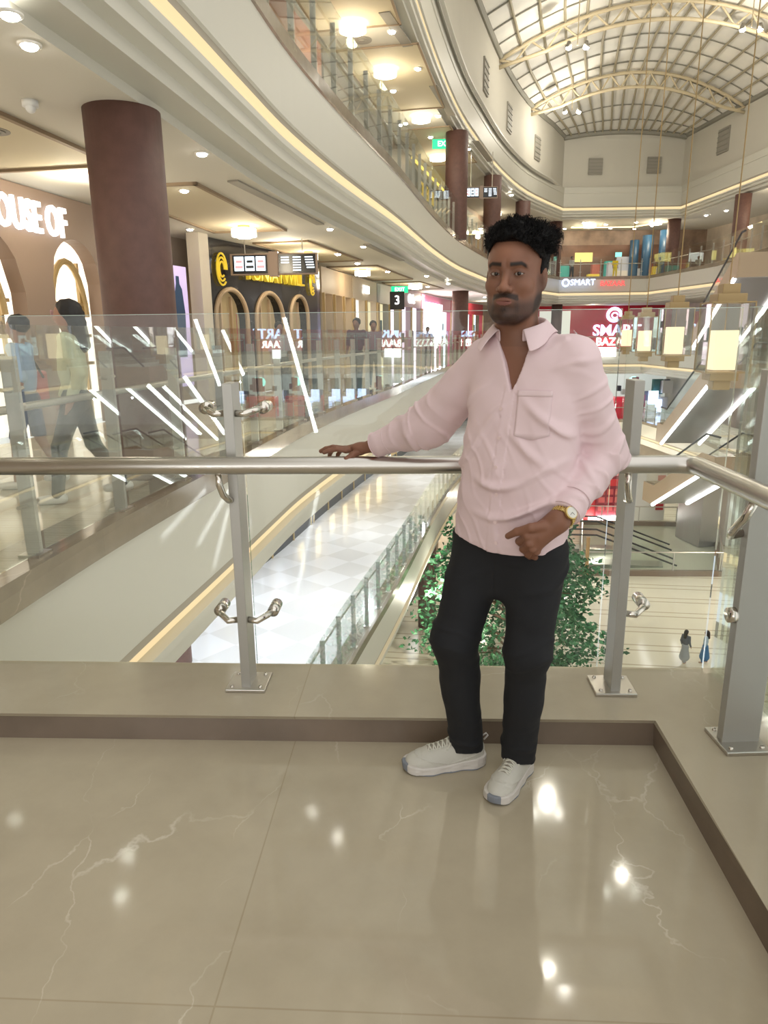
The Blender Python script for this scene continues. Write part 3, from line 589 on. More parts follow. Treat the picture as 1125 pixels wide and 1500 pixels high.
def back_panel(root, s0, s1, z0, h, m, d=-.42, name='lit_interior'):
    mb = MB(); n = max(1, int((s1 - s0) / 1.0)); 
    for k in range(n):
        a, _, _ = Wp(s0 + (s1 - s0) * k / n, d); b, _, _ = Wp(s0 + (s1 - s0) * (k + 1) / n, d); c, _, _ = Wp(s0 + (s1 - s0) * k / n, d - .03); e, _, _ = Wp(s0 + (s1 - s0) * (k + 1) / n, d - .03)
        mb.add([(a.x, a.y, z0), (b.x, b.y, z0), (b.x, b.y, z0 + h), (a.x, a.y, z0 + h), (c.x, c.y, z0), (e.x, e.y, z0), (e.x, e.y, z0 + h), (c.x, c.y, z0 + h)], [(0, 1, 2, 3), (5, 4, 7, 6), (3, 2, 6, 7), (1, 0, 4, 5), (0, 3, 7, 4), (2, 1, 5, 6)])
    return mb.build(name, m, root)
def wbox(root, name, s, z, w, h, t, m, d=.0):
    p, tt, n = Wp(s, d); mb = MB(); mb.box((p.x, p.y, z), (w, t, h), math.atan2(tt.y, tt.x)); return mb.build(name, m, root)
def wtext(root, name, body, s, z, size, m, d=.16, sx=1., depth=.04, bold=0.):
    p, tt, n = Wp(s, d); return text_mesh(name, body, size, (p.x, p.y, z), (tt.x, tt.y, 0), m, root, depth, sx, bold=bold)
M_int = emis('shop_interior_glow', (1, .88, .70), 1.35); M_sign = emis('sign_white', (1, .98, .95), 3.2); M_shelfglow = emis('shelf_glow', (1, .95, .84), 1.9)
# shop with the white lit HOUSE OF sign
p, _, _ = Wp(14, 0); hs = thing('shop_front', 'taupe shop front with arched openings and white lit HOUSE OF letters, left edge', 'shop', (p.x, p.y, 0))
facade(hs, 9.0, 19.6, 0, ZC0 - .01, [(10.2, 11.9, 2.9, 'arch'), (12.5, 14.2, 2.9, 'arch'), (14.75, 16.45, 2.9, 'arch'), (17.1, 18.35, 2.9, 'arch')], M_taupe)
back_panel(hs, 9.0, 19.6, 0, 3.3, M_int, -.44)
for s in (14.9, 15.6, 16.3, 17.3, 18.2):
    wbox(hs, 'gold_frame_bar', s, 1.3, .05, 2.6, .05, M_gold2, -.2)
for s0_, s1_ in ((14.75, 16.45), (17.1, 18.35)):
    for z in (1.0, 1.45, 1.95): wbox(hs, 'display_shelf', (s0_ + s1_) / 2, z, s1_ - s0_, .05, .25, M_gold2, -.28)
    pts = []
    for k in range(13):
        a = math.pi * k / 12; q_, _, _ = Wp((s0_ + s1_) / 2 - math.cos(a) * (s1_ - s0_) * .36 + .1, -.15); pts.append((q_.x, q_.y, 1.75 + math.sin(a) * .85))
    mm_ = MB(); mm_.tube(pts, .05, 8); mm_.build('inner_arch', M_gold2, hs)
rs = np.random.default_rng(5)
for i in range(16):
    s = 14.9 + rs.uniform(0, 3.3); wbox(hs, 'display_item', s, rs.choice([1.12, 1.57]), .16, .18, .12, [M_dark, M_tan, M_red, mat('cream_item', (.7, .6, .45), .5)][rs.integers(4)], -.26)
wtext(hs, 'sign_lettering', 'HOUSE OF', 16.62, 3.07, .60, emis('house_sign', (1, .98, .95), 1.7), .17, .62, .05, .008)
wbox(hs, 'sale_board', 18.9, 1.25, .75, 1.1, .05, mat('sale_board_brown', (.10, .045, .03), .4), .16); wtext(hs, 'sale_number', '50', 18.85, 1.15, .55, mat('sale_white', (.8, .78, .72), .5), .20, .9, .02)
for i in range(4): wbox(hs, 'folded_stack', 13.0 + .0, .42 + .16 * i, 1.6, .13, .5, mat('white_folded', (.75, .72, .66), .8), .75)
q_, tt_, nn2 = Wp(20.1, .1)
po = thing('poster', 'tall pale violet poster with a dark blue dressed figure on the beige wall', 'poster', (q_.x, q_.y, .4))
wbox(po, 'poster_sheet', 20.95, 1.6, .95, 2.4, .05, mat('poster_violet', (.55, .45, .75), .5, emit=(.62, .52, .85), es=.35), .14)
m = MB(); q_, tt_, n_ = Wp(21.05, .175)
shp = [(-.12, 1.0), (.16, 1.0), (.2, 1.9), (.14, 2.35), (.06, 2.45), (.05, 2.6), (-.05, 2.6), (-.06, 2.45), (-.16, 2.2), (-.2, 1.6)]
vs = [(q_.x + tt_.x * a + n_.x * e, q_.y + tt_.y * a + n_.y * e, z) for e in (0, .008) for a, z in shp]; k_ = len(shp); m.add(vs, [tuple(range(k_)), tuple(range(2 * k_ - 1, k_ - 1, -1))] + [(i, i + k_, (i + 1) % k_ + k_, (i + 1) % k_) for i in range(k_)]); m.build('printed_figure', mat('print_blue', (.03, .07, .16), .6), po)
wbox(po, 'orange_shape', 20.75, 2.55, .3, .5, .012, mat('print_orange', (.75, .16, .06), .6), .175)
for s, lab in ((21.85, 'plain cream wall pillar between the poster and the black shop'), ):
    q_, tt_, n_ = Wp(s, .2); m = MB(); m.box((q_.x, q_.y, 1.75), (.34, .3, 3.5), math.atan2(tt_.y, tt_.x)); tag(m.build('wall_pillar', mat('pillar_cream', (.62, .56, .47), .4)), lab, 'pillar')
# black marble shop with arched doors and gold letters
p, _, _ = Wp(25, 0); bs = thing('shop_front', 'black marble shop front with three tan arched doors and gold lettering', 'shop', (p.x, p.y, 0))
facade(bs, 22.1, 28.4, 0, ZC0 - .01, [(22.45, 23.75, 2.45, 'arch'), (24.15, 25.5, 2.45, 'arch'), (25.95, 27.2, 2.45, 'arch')], M_blackm, fm=M_tan)
back_panel(bs, 22.1, 28.4, 0, 2.6, mat('door_olive_glow', (.22, .17, .09), .5, emit=(.6, .42, .2), es=.22), -.10, 'door_leaf')
for a, b in ((22.45, 23.75), (24.15, 25.5), (25.95, 27.2)):
    for k in (1, 2): wbox(bs, 'door_bar', a + (b - a) * k / 3, 1.15, .06, 2.3, .06, M_tan, -.02)
M_gl = mat('gold_letters', (.75, .52, .06), .3, .7, emit=(1, .7, .05), es=.30)
wtext(bs, 'sign_lettering', 'TUNIATWILL', 25.1, 2.86, .52, M_gl, .2, .98, .10)
for s in (22.75, 27.55):
    for k in range(3):
        q_, tt_, n_ = Wp(s, .18); m = MB(); pts = [(q_.x + tt_.x * math.cos(t) * (.20 - .05 * k), q_.y + tt_.y * math.cos(t) * (.20 - .05 * k), 2.86 + math.sin(t) * (.34 - .09 * k)) for t in np.linspace(0, 2 * math.pi * .86, 18)]
        m.tube(pts, .022, 6); m.build('gold_emblem', M_gl, bs)
def unit(label, s0, s1, z0=0., h=3.4, frame=M_tan, glow=(1, .9, .75), es=1.2, sign=None, signm=None, doors=2, fh=.75, size=.4, items=6, seed=0, fascia=None):
    p, _, _ = Wp((s0 + s1) / 2, 0); r = thing('shop_front', label, 'shop', (p.x, p.y, z0)); g = np.random.default_rng(seed + int(s0 * 10)); ops = []
    w = (s1 - s0) / doors
    for k in range(doors): ops.append((s0 + w * k + .12, s0 + w * (k + 1) - .12, h - fh, 'flat'))
    facade(r, s0 + .01, s1 - .01, z0, h, ops, fascia or frame)
    back_panel(r, s0 + .05, s1 - .05, z0, h - fh + .05, emis('glow_%d_%d' % (int(s0 * 10), int(z0)), glow, es), -.42)
    for k in range(items):
        s = g.uniform(s0 + .3, s1 - .3); c = [(.5, .05, .05), (.05, .2, .25), (.03, .03, .04), (.6, .5, .3), (.1, .3, .2), (.25, .12, .06)][g.integers(6)]
        wbox(r, 'display_item', s, z0 + g.uniform(.5, 2.0), g.uniform(.2, .6), g.uniform(.3, 1.0), .12, mat('item_%d%d%d' % tuple(int(99 * x) for x in c), c, .5), -.28)
    for k in range(doors + 1): wbox(r, 'mullion', s0 + .06 + (s1 - s0 - .12) * k / doors, z0 + (h - fh) / 2, .07, h - fh, .12, M_gold2, .14)
    if sign: wtext(r, 'sign_lettering', sign, (s0 + s1) / 2, z0 + h - fh / 2, size, signm or M_sign, .16, 1, .05)
    return r
unit('shop front with gold frames and mirrors right of the black marble shop', 28.6, 32.4, glow=(1, .85, .62), es=.7, frame=M_tan, doors=3, items=7)
unit('narrow cream shop front with a lit door behind the handrail reflection', 32.5, 36.2, glow=(1, .95, .85), es=1.0, frame=mat('shop_cream_frame', (.55, .45, .33), .5), sign='ZARI', doors=2)
r = unit('pale yellow shop front with a round black blade sign', 36.3, 40.4, glow=(.95, .85, .5), es=.6, frame=mat('shop_grey_frame', (.33, .31, .29), .5), doors=2)
q_, tt_, n_ = Wp(37.2, .75); m = MB(); m.box((q_.x, q_.y, 2.75), (.06, .62, .72), math.atan2(tt_.y, tt_.x)); bsn = m.build('blade_sign', M_dark, r, bevel=.02); text_mesh('blade_number', '3', .5, (q_.x, q_.y - .06, 2.75), (1, 0, 0), M_sign, bsn, .02)
unit('shop front with small white glowing script sign in the distance', 40.5, 44.6, glow=(.9, .8, .95), es=1.0, frame=mat('shop_mauve', (.35, .26, .28), .5), sign='Cafe', size=.6, doors=2, seed=4)
r = unit('distant shop front with a big glaring pink and white screen', 44.7, 53.0, glow=(1, .75, .9), es=2.0, frame=mat('shop_pink', (.45, .12, .2), .5), doors=3, seed=8, items=14)
wbox(r, 'screen', 47.5, 1.9, 4.6, 2.2, .1, emis('pink_screen', (1, .86, .97), 5.5), .25)
unit('distant red shop front right of the brown column', 53.1, 62, glow=(.7, .9, .95), es=1.6, frame=mat('shop_red', (.45, .03, .05), .5), doors=3, seed=2, items=12)
# upstairs shops
unit('grey upstairs shop with big white glowing letters above the balcony edge', 29.5, 38.6, Z1, ZC1 - Z1 - .02, mat('grey_up', (.20, .19, .19), .4), (.4, .38, .38), .35, 'T RE', M_sign, 3, 2.6, 1.0)
unit('upstairs black shop with gold outline and gold block letters', 42.2, 50.2, Z1, ZC1 - Z1 - .02, M_dark, (.3, .28, .27), .3, 'CR EO RO', M_gl, 3, 2.3, .95)
for z in (ZC1 - .2,): wbox(None, 'gold_outline', 46.2, z, 8.0, .09, .08, emis('gold_line', (1, .7, .1), 1.5), .2)['label'] = 'thin gold light line over the upstairs black shop'
bpy.data.objects['gold_outline']['category'] = 'light line'
unit('upstairs tan shop behind the nearest upper brown column', 50.4, 60, Z1, ZC1 - Z1 - .02, mat('tan_up', (.42, .33, .24), .5), (.9, .7, .5), .6, None, None, 4, 1.6)
unit('upstairs reddish brown shop at the top left of the glass railing', 22, 29.3, Z1, ZC1 - Z1 - .02, mat('red_up', (.30, .13, .10), .4), (.8, .5, .4), .5, None, None, 3, 1.8)
# one floor down
OFFD = -1.5
unit('shop one floor down with small warm golden windows', 31.5, 45, ZL, 3.55, mat('low_tan', (.45, .36, .24), .5), (1, .78, .4), 1.6, None, None, 7, 1.5, items=10)
unit('grey shop one floor down left of the golden windows', 19, 31.3, ZL, 3.55, mat('low_grey', (.33, .31, .29), .5), (.7, .75, .85), .7, None, None, 6, 1.0, items=12)
OFFD = 0.
# skirting of the lower wall
m = MB(); sweep(m, offs(WLs, 1.5), [(-.16, ZL), (-.16, ZL + .35), (-.1, ZL + .35)], 1); struct(m, 'baseboard_left', mat('dark_skirting', (.03, .035, .045), .4))
GL = offs(KLs, 2.6); m = MB(); sweep(m, GL, [(-.06, ZG), (-.06, ZG + .45), (0, ZG + .45)], 1); struct(m, 'baseboard_left', MATS['dark_skirting'])
AG = arc(GL)
def gpt(y): i = min(range(len(GL)), key=lambda k: abs(GL[k][1] - y)); a, b = Vector(GL[i]), Vector(GL[min(i + 1, len(GL) - 1)]); return a, (b - a).normalized()
for y, w, h, z, mt, lab, nm, ct in ((34.6, 1.5, 1.0, ZG + 2.6, emis('ground_lightbox', (.95, .98, 1), 2.6), 'tilted looking white lit sign box on the ground floor wall', 'light_box', 'sign'), (37.5, 1.2, 1.4, ZG + 2.4, mat('notice_dark', (.12, .08, .06), .5), 'dark framed notice on the ground floor wall', 'notice_board', 'notice board'), (38.8, 1.3, 1.5, ZG + 1.9, mat('beige_cabinet', (.55, .45, .36), .5), 'beige wall cabinet on the ground floor beside the notice', 'wall_cabinet', 'cabinet'), (30.8, 2.6, 2.6, ZG + 1.5, mat('taupe_panel', (.34, .28, .23), .5), 'taupe wall panel on the ground floor left of the lit sign box', 'wall_board', 'panel')):
    a, t = gpt(y); m = MB(); m.box((a.x + t.y * .2, a.y - t.x * .2, z), (w, .18, h), math.atan2(t.y, t.x)); tag(m.build(nm, mt), lab, ct)
# far red shop, its signs and the signs on the balcony
fs_ = thing('shop_front', 'far red shop front with the lit SMART BAZAAR sign', 'shop', (18, 61, 0))
m = MB(); m.box((17.5, 61.2, 1.8), (14, .3, 3.6)); m.build('wall_panel', M_red, fs_)
m = MB(); m.box((14.6, 60.98, 2.1), (2.6, .12, 2.0)); m.build('window_opening', mat('far_window', (.35, .36, .30), .4, emit=(.8, .8, .7), es=.5), fs_)
M_sblue = emis('sign_blue_white', (.50, .62, 1), 2.4); M_red_e = emis('sign_red', (1, .05, .05), 1.6)
text_mesh('sign_lettering', 'SMART', 1.25, (19.9, 60.95, 1.45), (1, 0, 0), M_sblue, fs_, .12, 1.05, bold=.02); text_mesh('sign_lettering', 'BAZAAR', .90, (19.9, 60.95, .52), (1, 0, 0), M_sign, fs_, .12, 1.0, bold=.012)
m = MB(); m.tube([(19.6 + .55 * math.cos(t), 60.95, 2.75 + .5 * math.sin(t)) for t in np.linspace(-.3, 5.4, 26)], .13, 8); m.tube([(19.65 + .25 * math.cos(t), 60.95, 2.7 + .22 * math.sin(t)) for t in np.linspace(0, 5.8, 16)], .06, 6); m.build('round_emblem', M_sblue, fs_, True)
ss = thing('balcony_sign', 'small lit blue and red SMART BAZAAR sign on the far balcony fascia', 'sign', (15.6, 54.5, 4.7))
text_mesh('blue_lettering', 'SMART', .62, (15.0, 54.50, 4.95), (1, -.06, 0), M_sblue, ss, .08, .95); text_mesh('red_lettering', 'BAZAAR', .50, (17.2, 54.40, 4.85), (1, -.06, 0), M_red_e, ss, .08, .95)
m = MB(); m.tube([(13.75 + .24 * math.cos(t), 54.6, 4.95 + .24 * math.sin(t)) for t in np.linspace(0, 6.28, 18)], .06, 6); m.build('round_emblem', M_sblue, ss, True)
m = MB(); m.box((16.7, 54.55, -.12), (2.3, .12, .7)); tag(m.build('light_box', emis('white_box', (1, 1, 1), 2.4)), 'white lit sign box on the far fascia under the red shop', 'sign')
# far upper shop: counters and rails of goods
ups_ = thing('shop_front', 'far upstairs brown shop with racks, yellow and teal displays', 'shop', (17, 60, Z1))
m = MB(); m.box((17.5, 61.2, Z1 + 1.5), (14, .2, 3.0)); m.build('wall_panel', mat('far_up_brown', (.16, .08, .05), .5, var=.4, vscale=.7), ups_)
g = np.random.default_rng(11)
for i in range(26):
    x = g.uniform(12.5, 22.5); c = [(.5, .45, .38), (.05, .3, .25), (.6, .45, .05), (.3, .08, .05), (.03, .03, .03), (.35, .35, .38)][g.integers(6)]; w = g.uniform(.3, 1.2); h = g.uniform(.5, 2.0)
    m = MB(); m.box((x, 60.0 + g.uniform(-.8, .8), Z1 + h / 2), (w, .5, h)); m.build('display_rack', mat('rack_%d%d%d' % tuple(int(99 * v) for v in c), c, .6, emit=c, es=.25), ups_)
for x, w in ((13.4, 1.2), (16.3, 1.4), (19.1, .5)): m = MB(); m.box((x, 59.4, Z1 + 1.9), (w, .1, .7)); m.build('lit_panel', emis('far_panel_%d' % int(x), [(1, .98, .9), (1, .8, .2), (.3, 1, .8)][[13, 16, 19].index(int(x))], .8), ups_)
# far shops one floor down
lo_ = thing('shop_front', 'far clothes shop one floor down with racks and a round teal light', 'shop', (17, 60, ZL))
m = MB(); m.box((17.5, 61.2, ZL + 1.75), (14, .2, 3.5)); m.build('wall_panel', mat('far_low_cream', (.45, .45, .40), .5, emit=(.8, .85, .8), es=.35), lo_)
for i in range(44):
    x = g.uniform(13.5, 24); c = [(.03, .03, .04), (.04, .16, .14), (.6, .6, .56), (.3, .05, .08), (.1, .1, .12), (.5, .48, .42)][g.integers(6)]; w = g.uniform(.25, .9); h = g.uniform(.4, 1.3)
    m = MB(); m.box((x, 59.6 + g.uniform(-1.2, 1), ZL + g.uniform(0, 2.2) + h / 2), (w, .4, h)); m.build('clothes_rack', mat('cl_%d%d%d' % tuple(int(99 * v) for v in c), c, .6), lo_)
m = MB(); m.tube([(20.8, 58.6, ZL + 2.75), (20.8, 58.5, ZL + 2.75)], .42, 24); m.build('round_light', emis('teal_light', (.35, 1, .85), 1.8), lo_)
for x, w, z in ((17.6, .9, 2.0), (22.6, .8, 1.4), (23.1, .5, .7)): m = MB(); m.box((x, 58.7, ZL + z), (w, .1, 1.1)); m.build('lit_panel', M_sblue if x > 20 else M_white, lo_)
m = MB(); m.box((19.6, 56.4, ZL + .85), (2.2, .9, 1.7)); tag(m.build('counter', mat('bright_red', (.75, .02, .06), .4), bevel=.03), 'bright red counter one floor below the far red shop', 'counter')
# exit signs
def exit_sign(x, y, z, lab, w=.7, h=.26, txt='EXIT'):
    r = thing('exit_sign', lab, 'exit sign', (x, y, z)); m = MB(); m.box((x, y, z), (w, .06, h)); m.build('sign_panel', emis('exit_green', (.0, .75, .25), 1.2), r); m = MB(); m.tube([(x, y, z + h / 2), (x, y, z + h / 2 + .16)], .015, 6); m.build('hanging_rod', M_steel, r); text_mesh('lettering', txt, h * .8, (x, y - .04, z), (1, 0, 0), M_sign, r, .01)
exit_sign(.75, 30.5, ZC0 - .3, 'small green exit sign hanging in the gallery on our floor'); exit_sign(2.7, 32.2, ZC1 - .36, 'green exit sign under the upper ceiling beside the brown column', 1.0, .36)
# hanging directory screens
def directory(c, w, h, an, lab, zc, s=1.0):
    r = thing('directory_screen', lab, 'sign', c, an); M3 = Matrix.Rotation(an, 3, 'Z'); C_ = Vector(c)
    m = MB(); m.box(C_, (w, .12, h), an); m.build('frame', mat('directory_frame', (.36, .26, .20), .5), r, bevel=.01)
    for sx, ww in ((-.27, .40), (.27, .42)):
        m = MB(); m.box(C_ + M3 @ Vector((sx * w, -.065, 0)), (ww * w, .02, h * .86), an); sc = m.build('screen', mat('screen_black', (.01, .01, .012), .2), r)
        if sx < 0:
            for k in range(3):
                x0 = (sx + (k - 1) * .125) * w; m = MB(); m.box(C_ + M3 @ Vector((x0, -.078, h * .03)), (.105 * w, .008, h * .66), an); m.build('lit_card', emis('card_white', (.75, .88, 1), 1.9), sc)
                m = MB(); m.box(C_ + M3 @ Vector((x0, -.085, h * .13)), (.07 * w, .006, h * .12), an); m.box(C_ + M3 @ Vector((x0, -.085, -h * .12)), (.09 * w, .006, h * .12), an); m.build('card_mark', [emis('card_red', (1, .25, .25), 1.3), M_dark, emis('card_red', (1, .25, .25), 1.3)][k], sc)
        else:
            for k in range(3):
                m = MB()
                for j in range([3, 6, 5][k]): m.box(C_ + M3 @ Vector(((sx + (k - 1) * .135) * w + .01 * j * (k > 1), -.078, h * (.30 - .12 * j))), (.09 * w, .008, h * .05), an)
                m.build('text_line', emis('line_white', (.8, .9, 1), 1.7), sc)
    m = MB(); m.box(C_ + M3 @ Vector((0, -.01, .0)), (w * .1, .15, h * 1.16), an); m.build('centre_badge', MATS['directory_frame'], r)
    for sx in (-.33, .33):
        p_ = C_ + M3 @ Vector((sx * w, 0, h / 2)); m = MB(); m.tube([p_, (p_.x, p_.y, zc)], .012 * s, 6); m.build('hanging_rod', M_steel, r)
directory((-2.42, 16.6, 2.97), 1.98, .46, R(-4), 'hanging pair of black directory screens in front of the gold letters', ZC0)
directory((4.7, 35.2, 7.75), 1.5, .5, R(-3), 'hanging blue white directory screen upstairs beside the brown column', ZC1, 2)

# ------------------------------------------------------------ lanterns
M_lg = glass_mat('lantern_glass', (.95, .93, .90), .8); M_lsh = emis('lantern_shade_glow', (1, .80, .50), .95); M_brass = mat('lantern_brass', (.34, .24, .11), .5, .3)
def lantern(x, y, zc, k, lab):
    r = thing('pendant_lantern', lab, 'lantern', (x, y, zc), R(-8), 'gold stepped pendant lanterns over the atrium'); a = R(-8); M3 = Matrix.Rotation(a, 3, 'Z')
    B = lambda dx, dy, dz, sx, sy, sz: (Vector((x, y, zc)) + M3 @ Vector((dx * .88, dy * .88, dz)) * k, (sx * k * .88, sy * k * .88, sz * k))
    for nm, lv in (('cap', ((.62, .30, .62), (.78, .40, .30))), ('base', ((-.62, .34, .60), (-.78, .26, .30)))):
        m = MB(); sg = 1 if nm == 'cap' else -1
        c, d = B(0, 0, sg * .68, .56, .56, .16); m.box(c, d, a); c, d = B(0, 0, sg * .84, .34, .34, .18); m.box(c, d, a); m.build(nm, M_brass, r, bevel=.01)
    m = MB()
    for sx in (-1, 1):
        for sy in (-1, 1): c, d = B(sx * .41, sy * .41, 0, .022, .022, 1.22); m.box(c, d, a)
    for z in (-.61, .61):
        for q in ((0, .41, .84, .022), (0, -.41, .84, .022), (.41, 0, .022, .84), (-.41, 0, .022, .84)): c, d = B(q[0], q[1], z, q[2], q[3], .022); m.box(c, d, a)
    m.build('frame', M_brass, r)
    m = MB()
    for q in ((0, .40, .80, .008), (0, -.40, .80, .008), (.40, 0, .008, .80), (-.40, 0, .008, .80)): c, d = B(q[0], q[1], 0, q[2], q[3], 1.18); m.box(c, d, a)
    m.build('glass_panel', M_lg, r)
    m = MB(); c, d = B(0, 0, -.22, .44, .44, .70); m.box(c, d, a); m.build('shade', M_lsh, r, bevel=.01)
    m = MB(); c, d = B(0, 0, .37, .02, .02, .5); m.box(c, d, a); m.tube([(x, y, zc + .9 * k), (x, y, 15.6)], .006 + .0004 * y, 5); m.build('hanging_wire', M_brass, r)
    light('lantern_light', 'POINT', (x, y, zc - .2 * k), 6, (1, .8, .5), .05)
lantern(5.72, 12, 1.31, .92, 'large nearest gold pendant lantern at the right, with glowing square shade'); lantern(6.72, 16.5, 1.40, .86, 'second gold pendant lantern, left of the nearest one'); lantern(8.05, 22, 1.32, .86, 'third gold pendant lantern, in front of the red shop'); lantern(9.2, 27, 1.36, .84, 'farthest and smallest gold pendant lantern beside the red sign')

# ------------------------------------------------------------ escalators
M_esc_side = mat('escalator_side_brown', (.44, .34, .24), .45); M_esc_under = mat('escalator_underside_grey', (.33, .31, .30), .35, .4); M_rub = mat('escalator_rubber', (.03, .03, .035), .5)
def escalator(Bq, Tq, w, lab, e0=1.0, e1=2.0, led=True, body=1.05):
    B_, T_ = Vector(Bq), Vector(Tq); dh = Vector((T_.x - B_.x, T_.y - B_.y, 0)); d = dh.normalized(); s = Vector((d.y, -d.x, 0)); up_ = Vector((0, 0, 1)); r = thing('escalator', lab, 'escalator', B_, 0, 'escalators crossing the atrium')
    prof = [B_ - d * e0, B_, T_, T_ + d * e1]
    def sheet(off, lo, hi, name, m, th=.08):
        mb = MB(); vs = []
        for p in prof:
            for o in (off - th / 2, off + th / 2): vs += [p + s * o + up_ * lo, p + s * o + up_ * hi]
        fs = []
        for i in range(3):
            a = i * 4; b = a + 4; fs += [(a, b, b + 1, a + 1), (a + 2, a + 3, b + 3, b + 2), (a + 1, b + 1, b + 3, a + 3), (a, a + 2, b + 2, b)]
        fs += [(0, 1, 3, 2), (12, 14, 15, 13)]; mb.add(vs, fs); return mb.build(name, m, r)
    for sg in (-1, 1):
        sheet(sg * w / 2, -.02, body, 'side_panel', M_esc_side); gl = sheet(sg * (w / 2 - .12), body, body + .85, 'balustrade_glass', M_fglass, .02); 
        mb = MB(); mb.tube([p + s * sg * (w / 2 - .12) + up_ * (body + .9) for p in prof], .05, 8); mb.build('handrail', M_rub, r)
        if led:
            mb = MB(); mb.tube([B_ + s * sg * (w / 2 + .0) - up_ * .03, T_ + s * sg * (w / 2 + .0) - up_ * .03], .095, 6); mb.build('led_strip', M_led, r)
    for k_ in (0, 3):
        mb = MB(); c_ = prof[k_] + up_ * (body / 2); mb.box((c_.x, c_.y, c_.z), (w, .06, body), math.atan2(s.y, s.x)); mb.build('end_panel', M_esc_side, r)
    sheet(0, 0, .05, 'underside', M_esc_under, w - .06); sheet(0, body - .25, body - .2, 'steps', mat('step_metal', (.35, .36, .33), .3, .6), w - .3)
    return r
escalator((17.2, 40, -4.9), (16.3, 33, -1.1), 2.1, 'grey escalator with white light strips just above the bend of the near handrail', 1.2, 1.6)
escalator((15.9, 37.6, -7.9), (16.25, 33, -5.3), 2.0, 'lower escalator with white light strip, seen under the bend of the handrail', 1.2, 1.2)
escalator((18.6, 40, .55), (17.1, 33, 3.7), 2.2, 'upper escalator with white light strips behind the nearest lantern', 1.2, .5)
# ground floor escalator pit with glass fence
GH = [(11.3, 38.0), (19.2, 37.6), (23.5, 47.8), (14.4, 48.9)]
pit = thing('escalator_pit_fence', 'low brown kerb with glass fence around the escalator opening on the ground floor', 'fence', (15, 38, ZG))
for i in range(4):
    a, b = Vector(GH[i]), Vector(GH[(i + 1) % 4]); c = (a + b) / 2; L_ = (b - a).length; an = math.atan2((b - a).y, (b - a).x)
    m = MB(); m.box((c.x, c.y, ZG + .16), (L_ + .25, .25, .32), an); m.build('kerb', mat('pit_kerb_brown', (.20, .15, .11), .4), pit)
    m = MB(); m.box((c.x, c.y, ZG + .85), (L_, .03, 1.05), an); m.build('glass_panel', M_fglass, pit); m = MB(); m.tube([(a.x, a.y, ZG + 1.4), (b.x, b.y, ZG + 1.4)], .04, 8); m.build('handrail', M_steel, pit)
    for k in range(int(L_ / 2.6) + 1): q_ = a.lerp(b, k * 2.6 / L_); m = MB(); m.box((q_.x, q_.y, ZG + .85), (.06, .06, 1.1), an); m.build('post', M_post, pit)
m = MB(); m.add([(x, y, ZG + .012) for x, y in GH], [(0, 1, 2, 3)]); m.build('opening_floor', mat('pit_pale_green', (.50, .52, .42), .3), pit)
m = MB(); m.box((11.5, 37.6, ZG + 1.2), (.16, .16, 2.4)); m.build('wooden_post', mat('post_wood', (.42, .27, .13), .5), pit)
ge = thing('escalator', 'small ground floor escalator with curved black handrails going down at the left of the opening', 'escalator', (11.6, 40, ZG))
for k, (dx, dy) in enumerate(((0, 0), (.35, 1.2), (.9, 3.0), (1.25, 4.2))):
    pts = [(11.2 + dx - .3, 39 + dy, ZG + .5)] + [(11.2 + dx - .2 - .55 * math.sin(t), 39 + dy, ZG + 1.35 - .8 * math.cos(t) * 1.0) for t in np.linspace(.3, math.pi - .1, 10)] + [(12.4 + dx, 39.0 + dy, ZG + 2.1), (13.4 + dx, 39.0 + dy, ZG + 1.7), (17.2 + dx, 38.9 + dy, ZG + .2)]
    m = MB(); m.tube(pts, .055, 8); m.build('handrail', M_rub, ge, True)
    m = MB(); m.box((14.0 + dx, 39.02 + dy, ZG + .6), (5.4, .03, 1.2), 0); m.build('balustrade_glass', M_fglass, ge)
for dy in (.6, 3.6): m = MB(); m.add([(11 , 38.5 + dy, ZG + .35), (11.2, 39.5 + dy, ZG + .35), (16.8, 39.5 + dy, ZG + .1), (16.5, 38.5 + dy, ZG + .1), (11, 38.5 + dy, ZG + .05), (11.2, 39.5 + dy, ZG + .05), (16.8, 39.5 + dy, ZG + .02), (16.5, 38.5 + dy, ZG + .02)], [(0, 3, 2, 1), (4, 5, 6, 7), (0, 4, 7, 3), (1, 2, 6, 5), (0, 1, 5, 4), (3, 7, 6, 2)]); m.build('steps', mat('step_metal', (.35, .36, .33), .3, .6), ge)
m = MB(); m.box((8.8, 41.5, ZG + .01), (4.6, 4.4, .02), R(8)); tag(m.build('floor_mat', mat('mat_grey', (.20, .20, .17), .8)), 'dark grey floor mat at the foot of the ground floor escalator', 'mat')
# red kiosk on the ground floor
kx = thing('kiosk', 'red and white display kiosk on the ground floor right of his elbow', 'kiosk', (16, 50.5, ZG))
m = MB(); m.box((15.3, 50.8, ZG + 1.1), (2.4, 1.4, 2.2)); m.build('cabinet', mat('kiosk_red', (.5, .03, .04), .4), kx); m = MB(); m.box((16.6, 50.4, ZG + 1.7), (1.9, 1.2, 3.4)); m.build('tower', mat('kiosk_dark_red', (.28, .03, .05), .4), kx)
m = MB(); m.box((16.6, 49.76, ZG + 2.9), (1.9, .06, .5)); m.build('header', mat('kiosk_header', (.7, .04, .05), .4), kx)
for z in (1.0, 1.6, 2.2):
    for x in (16.0, 16.6, 17.2): m = MB(); m.box((x, 49.77, ZG + z), (.45, .05, .4)); m.build('packet', mat('pk_%d%d' % (int(z * 10), int(x * 10)), [(.5, .5, .55), (.1, .05, .2), (.6, .1, .1)][int(z * 10 + x * 10) % 3], .5), kx)
m = MB(); m.box((16.2, 49.6, ZG + .25), (2.2, .3, .3)); m.build('light_bar', M_white, kx)
